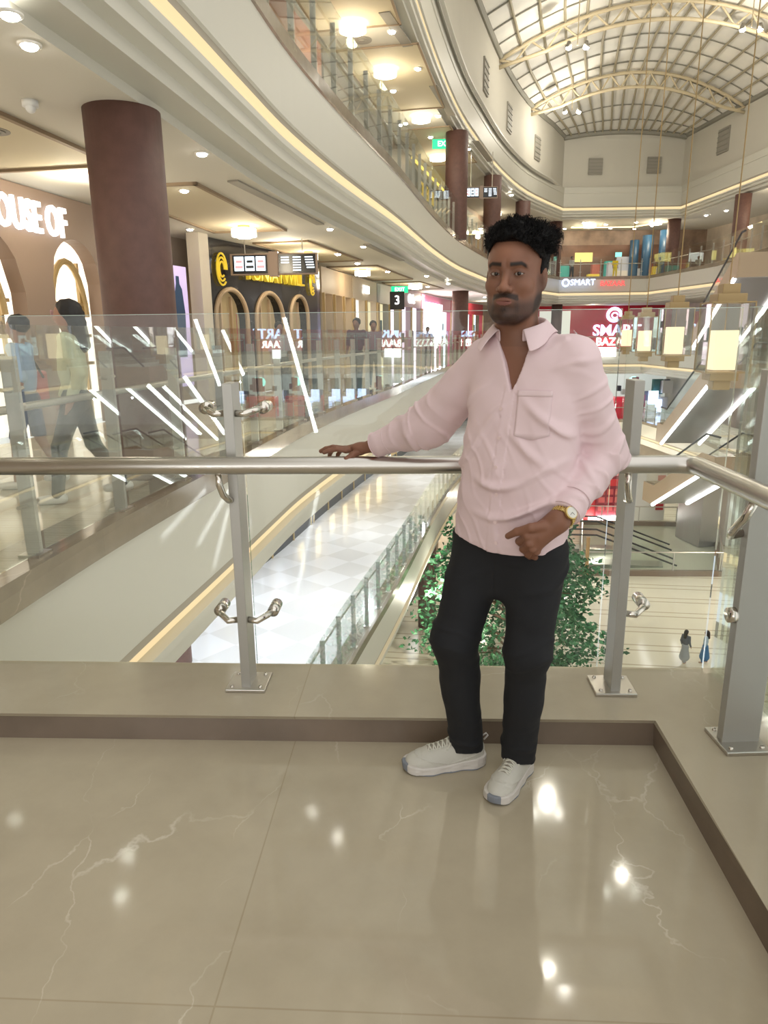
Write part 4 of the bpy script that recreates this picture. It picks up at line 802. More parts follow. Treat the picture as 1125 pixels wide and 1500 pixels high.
m = MB(); m.box((19.6, 50.0, ZG + 2.0), (2.2, .4, 4.0)); b1 = m.build('banner_stand', mat('banner_white', (.75, .74, .72), .5)); tag(b1, 'tall white banner with a red panel on the ground floor right of the near post', 'banner'); m = MB(); m.box((20.3, 49.76, ZG + 2.1), (.55, .06, 2.6)); m.build('red_panel', mat('kiosk_red', (.5, .03, .04), .4), b1)
# metal clad lift hall under the lower escalator
m = MB(); m.box((21.8, 44.5, -9.7), (3.6, 2.6, 4.9), R(10)); tag(m.build('metal_enclosure', mat('metal_cladding', (.34, .33, .32), .3, .6)), 'grey metal clad enclosure under the lower escalator', 'enclosure')
# ------------------------------------------------------------ tree in the atrium
tr = thing('tree', 'bushy green indoor tree on the ground floor behind his legs', 'tree', (5.0, 26, ZG))
g = np.random.default_rng(21)
m = MB(); m.tube([(5.0, 26, ZG), (5.1, 26, ZG + 2), (4.9, 26.1, ZG + 4.5), (5.0, 26, ZG + 7.4)], [.28, .24, .16, .05], 10)
def crown_r(z): return np.interp(z, [ZG + .4, ZG + 1.2, ZG + 3, ZG + 5, ZG + 7, ZG + 8.8], [2.2, 3.3, 3.3, 2.6, 1.6, .3])
ends = []
for i in range(70):
    z = ZG + g.uniform(.9, 7.8); a = g.uniform(0, 2 * math.pi); rr = crown_r(z + .4) * g.uniform(.6, 1.0); e = (5 + rr * math.cos(a), 26 + rr * math.sin(a), z + .5); m.tube([(5, 26, z - .3), (5 + rr * .5 * math.cos(a), 26 + rr * .5 * math.sin(a), z + .25), e], [.06, .035, .012], 5, False); ends.append(e)
m.build('trunk', mat('tree_bark', (.16, .10, .06), .8), tr)
NL = 15000; zz = g.uniform(ZG + .5, ZG + 8.8, NL); aa = g.uniform(0, 2 * math.pi, NL); lump = 1 + .22 * np.sin(aa * 5 + zz * 2.1) + .16 * np.sin(aa * 9 - zz * 3.3)
rr = crown_r(zz) * lump * g.uniform(.35, 1.0, NL) ** .45; cx = 5 + rr * np.cos(aa); cy = 26 + rr * np.sin(aa)
V = []; F = []; mi = []
d1 = g.normal(size=(NL, 3)); d1[:, 0] += np.cos(aa) * 1.2; d1[:, 1] += np.sin(aa) * 1.2; d1[:, 2] -= .2; d1 /= np.linalg.norm(d1, axis=1, keepdims=True); d2 = np.cross(d1, g.normal(size=(NL, 3))); d2 /= np.linalg.norm(d2, axis=1, keepdims=True)
c = np.stack([cx, cy, zz], 1); ln = g.uniform(.13, .24, NL)[:, None]; nrm = np.cross(d1, d2)
V = np.stack([c, c + d1 * ln * .5 + d2 * ln * .36 + nrm * .02, c + d1 * ln * 1.15, c + d1 * ln * .5 - d2 * ln * .36 + nrm * .02], 1).reshape(-1, 3); Q_ = np.arange(NL * 4).reshape(-1, 4)
leafm = [mat('leaf_green', (.045, .19, .075), .5), mat('leaf_bright', (.10, .30, .14), .5), mat('leaf_dark', (.02, .09, .04), .6)]
me = bpy.data.meshes.new('foliage'); me.from_pydata(V.tolist(), [], Q_.tolist()); 
for x in leafm: me.materials.append(x)
me.polygons.foreach_set('material_index', g.choice([0, 0, 1, 2], NL).astype(np.int32)); me.update(); fo = bpy.data.objects.new('foliage', me); COL.objects.link(fo); fo.parent = tr; fo.matrix_parent_inverse = parent_inv(tr)
m = MB(); m.cyl((5, 26, ZG), 1.6, .5, 32, 1.7); m.build('planter', mat('planter_white', (.6, .57, .5), .5), tr)
# unseen glowing strips added behind the camera for reflections in the near glass
hb = thing('reflection_strips', 'added white light strips behind the viewer, unseen except as reflections in the near glass', 'light strips', (-1.5, -2.6, 0))
for a, b in (((-1.57, -2.61, 1.62), (-1.26, -2.64, .34)), ((.13, -4.77, 1.89), (.07, -4.77, 1.23)), ((-2.9, -3.49, 1.63), (-2.65, -3.51, .81)), ((-2.57, -3.52, 1.5), (-2.34, -3.54, .94)), ((-3.14, -2.46, .9), (-2.58, -2.51, .32)), ((-2.72, -2.5, .99), (-2.28, -2.54, .29))):
    m = MB(); m.tube([a, b], .022, 6); m.build('light_strip', emis('mirror_strip', (1, 1, 1), 16), hb)
# ------------------------------------------------------------ implicit surfaces for the figures
def v3(*a): return np.array(a, dtype=np.float32)
def smin(a, b, k):
    h = np.clip(.5 + .5 * (b - a) / k, 0, 1); return b * (1 - h) + a * h - k * h * (1 - h)
def smax(a, b, k): return -smin(-a, -b, k)
def cone(P, a, b, ra, rb):
    """tapered capsule distance"""
    a = np.asarray(a, np.float32); b = np.asarray(b, np.float32); ab = b - a; t = np.clip(((P - a) @ ab) / (ab @ ab), 0, 1)
    return np.linalg.norm(P - a - t[:, None] * ab, axis=1) - (ra + (rb - ra) * t)
def ell(P, c, r, M=None):
    q = P - np.asarray(c, np.float32)
    if M is not None: q = q @ np.asarray(M, np.float32)
    r = np.asarray(r, np.float32); k0 = np.linalg.norm(q / r, axis=1); k1 = np.linalg.norm(q / (r * r), axis=1)
    return k0 * (k0 - 1) / np.maximum(k1, 1e-6)
def surf(f, lo, hi, h, pad=2.2, coarse=4):
    """surface nets with block culling; returns verts, quads"""
    lo = np.array(lo, float); n = (np.ceil((np.array(hi) - lo) / h / coarse).astype(int) + 1) * coarse
    cx = [lo[i] + (np.arange(n[i] // coarse) + .5) * h * coarse for i in range(3)]
    G = np.stack(np.meshgrid(*cx, indexing='ij'), -1).reshape(-1, 3).astype(np.float32)
    D = f(G).reshape([k // coarse for k in n]); act = np.abs(D) < h * coarse * .87 * pad
    F = np.where(np.repeat(np.repeat(np.repeat(D, coarse, 0), coarse, 1), coarse, 2) > 0, 1., -1.).astype(np.float32)
    am = np.repeat(np.repeat(np.repeat(act, coarse, 0), coarse, 1), coarse, 2)
    idx = np.argwhere(am); pts = (lo + (idx + .5) * h).astype(np.float32)
    vals = np.concatenate([f(pts[i:i + 400000]) for i in range(0, len(pts), 400000)])
    F[am] = vals
    s = F < 0
    c = np.zeros([k - 1 for k in n], int); corners = [(i, j, k) for i in (0, 1) for j in (0, 1) for k in (0, 1)]
    for i, j, k in corners: c += s[i:n[0] - 1 + i, j:n[1] - 1 + j, k:n[2] - 1 + k]
    cells = np.argwhere((c > 0) & (c < 8)); vid = -np.ones([k - 1 for k in n], int); vid[tuple(cells.T)] = np.arange(len(cells))
    acc = np.zeros((len(cells), 3)); cnt = np.zeros(len(cells))
    for a in corners:
        for ax in range(3):
            if a[ax]: continue
            b = list(a); b[ax] = 1
            fa = F[tuple((cells + a).T)]; fb = F[tuple((cells + b).T)]; m = (fa < 0) != (fb < 0)
            t = np.where(m, fa / np.where(np.abs(fa - fb) < 1e-9, 1, fa - fb), 0); p = np.tile(np.array(a, float), (len(cells), 1)); p[:, ax] += t
            acc += p * m[:, None]; cnt += m
    V = lo + (cells + acc / cnt[:, None] + .5) * h
    Q = []
    for ax in range(3):
        o1, o2 = [(1, 2), (2, 0), (0, 1)][ax]
        sl0 = [slice(1, None)] * 3; sl0[ax] = slice(0, -1); sl1 = [slice(1, None)] * 3; sl1[ax] = slice(1, None)
        a = s[tuple(sl0)]; b = s[tuple(sl1)]; e = np.argwhere(a != b); 
        off = np.ones(3, int); off[ax] = 0; e = e + off
        ok = np.all(e < np.array(vid.shape), axis=1); e = e[ok]
        sg = s[tuple(e.T)]
        u = np.zeros(3, int); u[o1] = 1; w = np.zeros(3, int); w[o2] = 1
        q = np.stack([vid[tuple((e - u - w).T)], vid[tuple((e - w).T)], vid[tuple(e.T)], vid[tuple((e - u).T)]], 1)
        good = np.all(q >= 0, axis=1); q = q[good]; sg = sg[good]; q[~sg] = q[~sg][:, ::-1]; Q.append(q)
    return V, np.concatenate(Q)
def mesh_np(name, V, Q, m, parent=None, smooth=True, attr=None):
    me = bpy.data.meshes.new(name); me.vertices.add(len(V)); me.vertices.foreach_set('co', np.asarray(V, np.float32).ravel())
    me.loops.add(len(Q) * 4); me.loops.foreach_set('vertex_index', Q.ravel().astype(np.int32)); me.polygons.add(len(Q))
    me.polygons.foreach_set('loop_start', np.arange(0, len(Q) * 4, 4, dtype=np.int32)); me.polygons.foreach_set('loop_total', np.full(len(Q), 4, np.int32))
    me.update(calc_edges=True); me.validate()
    me.polygons.foreach_set('use_smooth', [smooth] * len(me.polygons))
    for x in (m if isinstance(m, (list, tuple)) else [m]): me.materials.append(x)
    if attr is not None:
        for k, val in attr.items():
            a = me.color_attributes.new(k, 'FLOAT_COLOR', 'POINT'); c = np.ones((len(V), 4), np.float32); c[:, :3] = val; a.data.foreach_set('color', c.ravel())
    o = bpy.data.objects.new(name, me); COL.objects.link(o)
    if parent is not None: o.parent = parent; o.matrix_parent_inverse = parent_inv(parent)
    return o
def merge(parts):
    V = []; Q = []; o = 0
    for v, q in parts: V.append(v); Q.append(q + o); o += len(v)
    return np.concatenate(V), np.concatenate(Q)
def project(f, p, d, tmax=.4, off=.0, n=60):
    """march points p along d until the surface of f; returns points shifted back by off"""
    p = np.array(p, np.float32); d = np.array(d, np.float32); d /= np.linalg.norm(d); t = np.zeros(len(p), np.float32)
    for _ in range(n): t += f(p + t[:, None] * d) * .7
    return p + (t - off)[:, None] * d
def patch(f, c, U, Vv, d, nu, nv, shape, off, thick):
    """thin piece of cloth lying on surface f; shape(u,v)->inside"""
    pass
# ------------------------------------------------------------ the man
YAW = R(33); Fm = v3(-math.sin(YAW), -math.cos(YAW), 0); Lm = v3(math.cos(YAW), -math.sin(YAW), 0)
def interp(z, zs, vs): return np.interp(z, zs, vs).astype(np.float32)
def smooth_interp(z, zs, vs):
    # cubic-ish smoothing by averaging shifted samples
    return (np.interp(z - .025, zs, vs) + 2 * np.interp(z, zs, vs) + np.interp(z + .025, zs, vs)).astype(np.float32) / 4
SHL = v3(.536, 1.945, 1.372); SHR = v3(.297, 2.125, 1.365)
ELL = v3(.655, 2.030, 1.088); WRL = v3(.500, 1.862, .952)
ELR = v3(.150, 2.262, 1.152); WRR = v3(-.028, 2.370, 1.069)
tz = [.60, .74, .80, .86, .95, 1.03, 1.10, 1.18, 1.25, 1.31, 1.36, 1.40, 1.43, 1.47]
tcx = [.383, .384, .385, .388, .393, .398, .404, .410, .416, .420, .420, .410, .402, .396]
tcy = [2.055, 2.052, 2.05, 2.045, 2.038, 2.034, 2.032, 2.034, 2.036, 2.036, 2.036, 2.036, 2.036, 2.03]
ta = [.165, .168, .168, .168, .166, .164, .163, .163, .165, .165, .150, .115, .075, .055]
tb = [.115, .118, .122, .128, .134, .136, .134, .130, .124, .114, .098, .078, .062, .05]
def torso(P, grow=0., ks=2.3):
    z = P[:, 2]; cx = smooth_interp(z, tz, tcx); cy = smooth_interp(z, tz, tcy); a = smooth_interp(z, tz, ta) + grow; b = smooth_interp(z, tz, tb) + grow
    dx = P[:, 0] - cx; dy = P[:, 1] - cy; u = dx * Lm[0] + dy * Lm[1]; w = dx * Fm[0] + dy * Fm[1]
    k = (np.abs(u / a) ** ks + np.abs(w / b) ** ks) ** (1 / ks); return (k - 1) * np.minimum(a, b) * .95, u, w
def wob(P, s, ph=0):
    x, y, z = P[:, 0] * s, P[:, 1] * s, P[:, 2] * s
    return (np.sin(x * 1.3 + 2.1 * np.sin(y * .9 + ph) + ph) + np.sin(y * 1.7 + 1.3 * np.sin(z * 1.1 + ph * 2)) + np.sin(z * 1.5 + 1.9 * np.sin(x * .8 + ph * 1.7))) / 3
def ridge(t): return np.maximum(0, np.cos(t)) ** 3
def along(P, a, b):
    ab = b - a; L = np.linalg.norm(ab); t = ((P - a) @ ab) / (L * L); return t, L
def f_arm(P, sh, el, wr, g=0.):
    d = cone(P, sh, el, .066 + g, .052 + g); d2 = cone(P, el, wr, .051 + g, .036 + g); return smin(d, d2, .03)
def f_shirt(P):
    d, u, w = torso(P, .004)
    z = P[:, 2]
    d = smin(d, ell(P, (SHL + SHR) / 2 + v3(0, 0, -.02), (.17, .09, .075), np.stack([Lm, Fm, v3(0, 0, 1)], 1)), .05)
    # belly and diagonal drag folds
    front = np.clip(w / .08, 0, 1)
    band = np.clip((1.12 - z) / .10, 0, 1) * np.clip((z - .83) / .06, 0, 1)
    ph = (z - .28 * (u + .12) ** 1 * np.sign(u + .2) * .9) * 62 + 1.6 * np.sin(u * 17 + 1.0) + .9 * wob(P, 14)
    d -= front * band * .0125 * ridge(ph) * np.clip((u + .10) / .08, 0, 1) * (1 - .35 * np.sin(u * 26 + z * 30))
    ph2 = (z + .9 * u) * 48 + 1.2 * wob(P, 11, 1.)
    d -= front * .0085 * ridge(ph2) * np.clip((z - 1.06) / .05, 0, 1) * np.clip((1.30 - z) / .08, 0, 1) * np.clip((u - .0) / .05, 0, 1)
    ph3 = (z - 1.1 * u) * 40 + 1.5 * wob(P, 10, 2.)
    d -= front * .007 * ridge(ph3) * np.clip((z - 1.0) / .05, 0, 1) * np.clip((1.33 - z) / .08, 0, 1) * np.clip((-u + .02) / .05, 0, 1)
    d -= .0035 * wob(P, 24, .5) + .0016 * wob(P, 52, 1.7)
    d -= .0030 * ridge((z * .8 + u * 1.3) * 90 + 2.2 * wob(P, 23, 3.)) * np.clip((1.25 - z) / .1, 0, 1) * (.5 + .5 * wob(P, 19, 2.2))
    # sleeves
    for sh, el, wr, sd in ((SHL, ELL, WRL, 1), (SHR, ELR, WRR, -1)):
        inn = sh + (v3(0, 0, -.012)) - sd * Lm * .02
        a1 = cone(P, inn, el, .074, .062 if sd > 0 else .072); a2 = cone(P, el, wr + (el - wr) * .10, .061 if sd > 0 else .070, .040 if sd > 0 else .043)
        a = smin(a1, a2, .028)
        t1, L1 = along(P, sh, el); t2, L2 = along(P, el, wr)
        e1 = np.clip(1 - np.abs(t1 - 1.0) * 2.2, 0, 1); e2 = np.clip(1 - np.abs(t2 - .12) * 1.6, 0, 1) * (t2 > -.3)
        tt = np.where(a1 < a2, t1 * L1, L1 + t2 * L2)
        q = P - el; ax = np.cross((el - sh) / L1, v3(0, 0, 1)); sw = q @ ax.astype(np.float32)
        a -= .0110 * ridge(tt * 88 + sw * 40 * sd + 2.6 * wob(P, 19, sd)) * np.maximum(e1 ** 1.5, e2) * (.55 + .45 * wob(P, 31, 4 + sd))
        a -= .0075 * ridge(tt * 60 - sw * 70 + 2.4 * wob(P, 17, 2 + sd)) * np.clip(1.1 - np.abs(t2 - .55) * 2, 0, 1)
        a -= .0036 * wob(P, 27, sd) + .0016 * wob(P, 60, sd) 
        cut = ((P - wr) @ ((wr - el) / L2)) - .002          # cuff end
        cuffd = cone(P, wr + (el - wr) * .30, wr, .0435, .0405)
        a = smin(a, cuffd, .006)
        a = np.maximum(a, cut)
        d = smin(d, a, .022)
    # hem: tails front and back, higher at the hips
    hz = .822 - .007 * np.cos(np.clip(u / .165, -1, 1) * math.pi) - .012 * np.sin(u * 9)
    d = smax(d, (hz - z), .004)
    # hollow so the jeans show under the hem
    ti, _, _ = torso(P, -.008); d = np.maximum(d, -np.maximum(ti, z - .90))
    d = smax(d, z - (1.452 - .1 * w), .003)
    # open neck
    nc = v3(.392, 2.028, 1.44); dn = cone(P, v3(.398, 2.036, 1.36), v3(.385, 2.015, 1.52), .064, .062)
    d = smax(d, -dn, .006)
    vv = 1.432 - z; half = .003 + .050 * np.clip((.150 - vv) / .15, 0, 1); uu = u + .0
    wedge = np.maximum(np.abs(uu) - half, np.maximum(-w + .02, z - 1.5)); wedge = np.maximum(wedge, (vv - .150))
    d = smax(d, -wedge, .004)
    # placket
    pl = np.maximum(np.abs(u + .004) - .016, -w) ; d = np.where((pl < 0) & (z < 1.30) & (z > .815), d - .0016, d)
    seam = np.maximum(np.abs(np.abs(u + .004) - .0165) - .0011, -w); d = np.where((seam < 0) & (z < 1.28), d + .0016, d)
    return d
def f_jeans(P):
    d, u, w = torso(P, -.014, 2.2)
    z = P[:, 2]; d = smax(d, z - .875, .004)
    d = smax(d, .648 - z, .04)
    HR, HL = v3(.312, 2.092, .80), v3(.456, 1.998, .80)
    KR_, KL_ = v3(.218, 2.030, .505), v3(.435, 1.955, .50)
    AR, AL = v3(.275, 2.108, .07), v3(.437, 2.045, .07)
    legs = None
    for h, k, a, s in ((HR, KR_, AR, 1.), (HL, KL_, AL, 2.)):
        up_ = cone(P, h, k, .096, .068); lo_ = cone(P, k, a, .066, .054); calf = ell(P, k * .66 + a * .34 + v3(.008, .022, 0), (.055, .062, .12))
        l = smin(smin(up_, lo_, .04), calf, .03)
        t, L = along(P, h, k); t2, L2 = along(P, k, a); kn = np.clip(1 - np.abs(t - 1) * 2.6, 0, 1); an = np.clip((t2 - .5) * 2.4, 0, 1); hp = np.clip(1 - np.abs(t - .12) * 2.4, 0, 1)
        l -= .0095 * ridge(z * 82 + (P[:, 0]) * 55 * (1.5 - s) + 2.6 * wob(P, 17, s)) * (.8 * kn + .7 * an * (t2 < 1.2)) * (.55 + .45 * wob(P, 33, s + 7))
        l -= .0085 * ridge(z * 60 - P[:, 0] * 26 + 1.5 * wob(P, 12, s + 3)) * hp
        l -= .0034 * wob(P, 22, s) + .0015 * wob(P, 48, s)
        l = np.maximum(l, .05 - z); legs = l if legs is None else smin(legs, l, .022)
    d = smin(d, legs, .03)
    d = smax(d, .066 - z - .008 * np.sin(P[:, 0] * 40), .004)
    fly = np.abs(u + .004) + np.where(w > 0, 0, 1); d = np.where((fly < .0012) & (z > .66), d + .0016, d)
    return d
# head frame: x = his left, y = forward, z = up
HY = R(27); HC = v3(.368, 2.012, 1.586); Hf = v3(-math.sin(HY), -math.cos(HY), 0); Hx = v3(math.cos(HY), -math.sin(HY), 0); Hz = v3(0, 0, 1)
roll = R(-2); Hx, Hz = (Hx * math.cos(roll) + Hz * math.sin(roll)).astype(np.float32), (-Hx * math.sin(roll) + Hz * math.cos(roll)).astype(np.float32)
HM = np.stack([Hx, Hf, Hz], 1)
def to_head(P): return (P - HC) @ HM
def from_head(q): return HC + np.asarray(q, np.float32) @ HM.T
EYE = [(.0315 * s, .0715, .004) for s in (-1, 1)]
def f_head(P):
    q = to_head(P); X, Y, Z = q[:, 0], q[:, 1], q[:, 2]; ax = np.abs(X); A = np.stack([ax, Y, Z], 1)
    d = ell(q, (0, -.012, .045), (.0735, .094, .084))
    d = smin(d, ell(q, (0, .036, .035), (.060, .052, .062)), .03)          # forehead
    d = smin(d, ell(q, (0, .026, -.030), (.066, .058, .068)), .025)        # mid face
    d = smin(d, ell(q, (0, -.005, -.020), (.0685, .055, .055)), .025)
    d = smin(d, cone(A, (.0475, .000, -.056), (.018, .060, -.100), .0245, .023), .028)   # jaw
    d = smin(d, ell(q, (0, .034, -.080), (.056, .049, .044)), .022)
    d = smin(d, ell(A, (.040, .062, -.026), (.022, .020, .020)), .020)     # cheek
    d = smin(d, cone(A, (.012, .083, .026), (.044, .072, .027), .0095, .009), .014)     # brow
    d = smax(d, -ell(A, (.0325, .096, .004), (.019, .018, .0125)), .012)   # sockets
    d = smin(d, cone(q, (0, .082, .012), (0, .100, -.030), .0075, .0100), .010)         # bridge
    d = smin(d, ell(q, (0, .1015, -.034), (.0130, .0120, .0110)), .008)
    d = smin(d, ell(A, (.0145, .0925, -.037), (.0082, .0110, .0080)), .006) # alae
    d = smax(d, -ell(A, (.0075, .098, -.0470), (.0042, .0060, .0042)), .003)
    # eyelids: ball shell with an almond opening
    lid = ell(A, (.0315, .0700, .004), (.0158, .0158, .0142))
    lx = (A[:, 0] - .0320) / .0142; op = .0034 * np.clip(1 - lx * lx, 0, 1); zc = Z - .0026 - .0008 * lx
    cutl = np.maximum(np.maximum(np.abs(zc) - op, .069 - Y), np.abs(lx) - 1)
    d = smin(d, lid, .006); d = smax(d, -cutl, .0015)
    # mouth
    d = smin(d, ell(q, (0, .079, -.066), (.030, .0145, .019)), .014)
    mx = X / .0255; bow = .0016 * np.cos(mx * 6) * (np.abs(mx) < .5)
    d = smin(d, ell(q, (0, .0872, -.0632), (.0220, .0066, .0040)), .0045)
    d = smin(d, ell(q, (0, .0870, -.0722), (.0190, .0070, .0052)), .0045)
    d = smax(d, -ell(q, (0, .0965, -.0674), (.0235, .0085, .0010)), .0018)
    d = smax(d, -ell(q, (0, .101, -.084), (.017, .008, .004)), .007)
    d = smin(d, ell(q, (0, .0755, -.104), (.021, .019, .017)), .014)       # chin
    d = smax(d, -cone(q, (0, .107, -.052), (0, .106, -.057), .0022, .0022), .003)
    # ears
    e = ell(A, (.0765, -.010, -.004), (.0090, .0185, .0300), None)
    e = smax(e, -ell(A, (.0855, -.006, .000), (.006, .0110, .0185)), .004); e = smin(e, ell(A, (.0740, -.003, -.028), (.006, .009, .009)), .006)
    d = smin(d, e, .005)
    # neck and upper chest
    nk = cone(P, v3(.372, 2.020, 1.50), v3(.396, 2.036, 1.36), .0585, .063); d = smin(d, nk, .022)
    for s in (-1, 1): d = smin(d, cone(P, from_head((.052 * s, -.02, -.06)), v3(.385, 2.03, 1.40) + Fm * .04 + Lm * .012 * s, .014, .011), .018)
    t, u, w = torso(P, -.010); ch = np.maximum(t, P[:, 2] - 1.43); d = smin(d, ch, .03)
    cl = None
    for s in (-1, 1): d = smin(d, cone(P, v3(.405, 2.036, 1.388) + Fm * .062 + Lm * .02 * s, v3(.41, 2.036, 1.402) + Fm * .03 + Lm * .13 * s, .009, .008), .012)
    d = np.maximum(d, 1.20 - P[:, 2])
    return d
def chain(P, pts, rs, k=.004):
    d = None
    for a, b, r0, r1 in zip(pts, pts[1:], rs, rs[1:]):
        c = cone(P, a, b, r0, r1); d = c if d is None else smin(d, c, k)
    return d
# his right hand, lying on the rail (rail axis runs left to right at z = 1.0)
def hand_right():
    w = WRR; 
    palm_c = v3(-.098, 2.408, 1.050)
    K = [v3(-.130, 2.395, 1.0475), v3(-.137, 2.412, 1.050), v3(-.135, 2.432, 1.048), v3(-.127, 2.449, 1.041)]   # knuckles
    F_ = [
        [K[0], v3(-.163, 2.395, 1.0530), v3(-.188, 2.397, 1.0470), v3(-.206, 2.399, 1.0405)],
        [K[1], v3(-.176, 2.420, 1.0545), v3(-.202, 2.428, 1.0480), v3(-.220, 2.434, 1.0390)],
        [K[2], v3(-.168, 2.452, 1.049), v3(-.186, 2.468, 1.034), v3(-.194, 2.476, 1.016)],
        [K[3], v3(-.151, 2.468, 1.036), v3(-.163, 2.480, 1.020), v3(-.168, 2.484, 1.004)]]
    T_ = [v3(-.078, 2.388, 1.046), v3(-.105, 2.368, 1.036), v3(-.128, 2.359, 1.020), v3(-.149, 2.357, 1.008)]
    def f(P):
        d = cone(P, v3(.04, 2.33, 1.095), w, .031, .0265)
        q = ell(P, (w + palm_c) / 2 + v3(-.005, 0, 0), (.044, .027, .0185), None); d = smin(d, q, .02)
        for k in K: d = smin(d, cone(P, palm_c + (k - palm_c) * -.25, k, .0145, .0105), .010)
        for p, r in zip(F_, (.0092, .0096, .0090, .0078)): d = smin(d, chain(P, p, [r * 1.08, r, r * .93, r * .80], .003), .0035)
        d = smin(d, cone(P, w + v3(-.02, .0, -.004), T_[0], .017, .014), .012)
        d = smin(d, chain(P, T_, [.0135, .0115, .0105, .0088], .004), .006)
        return d
    return f, F_, T_
# his left hand, fingers in the front pocket, thumb out
def hand_left():
    w = WRL - (WRL - ELL) * -.0; hw = v3(.478, 1.848, .934)
    c = v3(.425, 1.850, .898)
    K = [v3(.392, 1.833, .897), v3(.398, 1.834, .876), v3(.409, 1.842, .858), v3(.424, 1.855, .846)]
    F_ = [
        [K[0], v3(.372, 1.858, .872), v3(.374, 1.884, .850), v3(.382, 1.895, .832)],
        [K[1], v3(.384, 1.857, .850), v3(.388, 1.880, .828), v3(.395, 1.892, .812)],
        [K[2], v3(.399, 1.864, .832), v3(.403, 1.886, .810), v3(.410, 1.896, .796)],
        [K[3], v3(.418, 1.874, .822), v3(.423, 1.892, .803), v3(.428, 1.900, .792)]]
    T_ = [v3(.432, 1.832, .925), v3(.398, 1.826, .922), v3(.366, 1.845, .906), v3(.345, 1.862, .889)]
    for p in F_:
        p[1] = p[1] - Fm * .010; p[2] = p[2] - Fm * .034; p[3] = p[3] - Fm * .052
    def f(P):
        d = cone(P, WRL + (ELL - WRL) * .35, WRL, .032, .0275); d = smin(d, cone(P, WRL, hw, .0275, .0265), .01)
        M = None
        d = smin(d, cone(P, hw, c, .0265, .029), .02); d = smin(d, cone(P, hw, c + v3(.004, .012, -.018), .026, .027), .02)
        for k in K: d = smin(d, cone(P, c + v3(.004, .006, -.004), k, .018, .0125), .010)
        for p, r in zip(F_, (.0108, .0110, .0102, .0090)): d = smin(d, chain(P, p, [r * 1.1, r, r * .93, r * .8], .003), .003)
        d = smin(d, chain(P, T_, [.0150, .0125, .0112, .0090], .004), .008)
        return d
    return f, F_, T_
fR, FR_, TR_ = hand_right(); fL, FL_, TL_ = hand_left()
def f_under(P):
    d, u, w = torso(P, -.016); d = smax(smax(d, P[:, 2] - 1.40, .02), .74 - P[:, 2], .03)
    for sh, el, wr in ((SHL, ELL, WRL), (SHR, ELR, WRR)): d = smin(d, smin(cone(P, sh, el, .052, .040), cone(P, el, wr, .038, .024), .02), .03)
    for h, k, a in ((v3(.312, 2.092, .80), v3(.218, 2.030, .505), v3(.275, 2.108, .05)), (v3(.456, 1.998, .80), v3(.435, 1.955, .50), v3(.437, 2.045, .05))):
        d = smin(d, smin(cone(P, h, k, .078, .05), cone(P, k, a, .046, .034), .02), .02)
    return d
man = thing('person', 'man in a pink shirt, black jeans and white sneakers leaning on the near railing', 'person', (.37, 2.02, 0))
parts = [surf(f_head, (.22, 1.87, 1.22), (.50, 2.15, 1.74), .0018), surf(fR, (-.245, 2.32, .985), (.06, 2.51, 1.13), .0017), surf(fL, (.32, 1.80, .77), (.58, 1.97, 1.02), .0018), surf(f_under, (-.08, 1.83, .03), (.76, 2.42, 1.44), .010)]
V, Q = merge(parts)
# colouring of skin, lips, stubble, plus painted highlights and eye shade
Pv = V.astype(np.float32); q = to_head(Pv); X, Y, Z = q[:, 0], q[:, 1], q[:, 2]; ax = np.abs(X)
skin = np.array([.235, .108, .068]); lips = np.array([.22, .085, .075]); hairc = np.array([.010, .008, .008]); palmc = np.array([.21, .10, .062])
col = np.tile(skin, (len(V), 1)); ishead = (Pv[:, 2] > 1.40) & (np.abs(X) < .12)
def mixc(c, m): 
    global col
    m = np.clip(m, 0, 1)[:, None]; col = col * (1 - m) + c * m
nz = .5 + .5 * wob(Pv, 900, 1.3); nz2 = .5 + .5 * wob(Pv, 60, .3)
face_highlight = np.clip(1 - np.linalg.norm((q - (0, .09, .06)) / (.05, .05, .03), axis=1), 0, 1) + np.clip(1 - np.linalg.norm((q - (0, .108, -.02)) / (.018, .03, .03), axis=1), 0, 1)
mixc(skin * 1.45, face_highlight * ishead)  # highlights on forehead and nose painted into the skin tone
eye_shade = np.exp(-(((ax - .032) / .019) ** 2 + ((Z - .002) / .013) ** 2)) * (Y > .04) * ishead; mixc(skin * .42, eye_shade * .75)  # eye socket shade painted into the skin tone
# beard along the jaw, chin and moustache
def sst(x, a, b): t = np.clip((x - a) / (b - a), 0, 1); return t * t * (3 - 2 * t)
line = -.050 - .30 * np.clip(Y - .02, 0, .08) + .25 * np.clip(.02 - Y, 0, .04)
jaw = sst(line - Z + .006 * nz2, -.016, .020) * sst(Z + .118 - .95 * np.clip(.060 - Y, 0, .08), -.030, -.004) * sst(Y, -.030, .005)
side = sst(.02 - Z, 0, .03) * sst(ax, .058, .068) * sst(Y, -.020, -.008) * sst(-Y, -.040, -.022)
must = np.exp(-((Z + .0520 + .20 * np.clip(ax - .010, 0, .03)) / .0078) ** 4) * sst(.037 - ax, 0, .005) * sst(Y, .05, .07)
mcor = np.exp(-(((ax - .033) / .006) ** 2)) * sst(-Z, .056, .062) * sst(Z, -.10, -.09) * (Y > .04)
soul = np.exp(-((X / .012) ** 2 + ((Z + .089) / .008) ** 2)) * (Y > .06)
chinb = sst(-Z, .094, .106) * (Y > .03)
bm = np.clip(.74 * jaw + .5 * side + .97 * must + .32 * mcor * (1 - .6 * jaw) + .5 * soul * (1 - .5 * jaw) + .14 * chinb, 0, .96) * ishead
lipm = ((np.linalg.norm((q - (0, .095, -.0680)) / (.0215, .03, .0100), axis=1) < 1) & (Y > .072)).astype(float)
bm = bm * (1 - lipm)
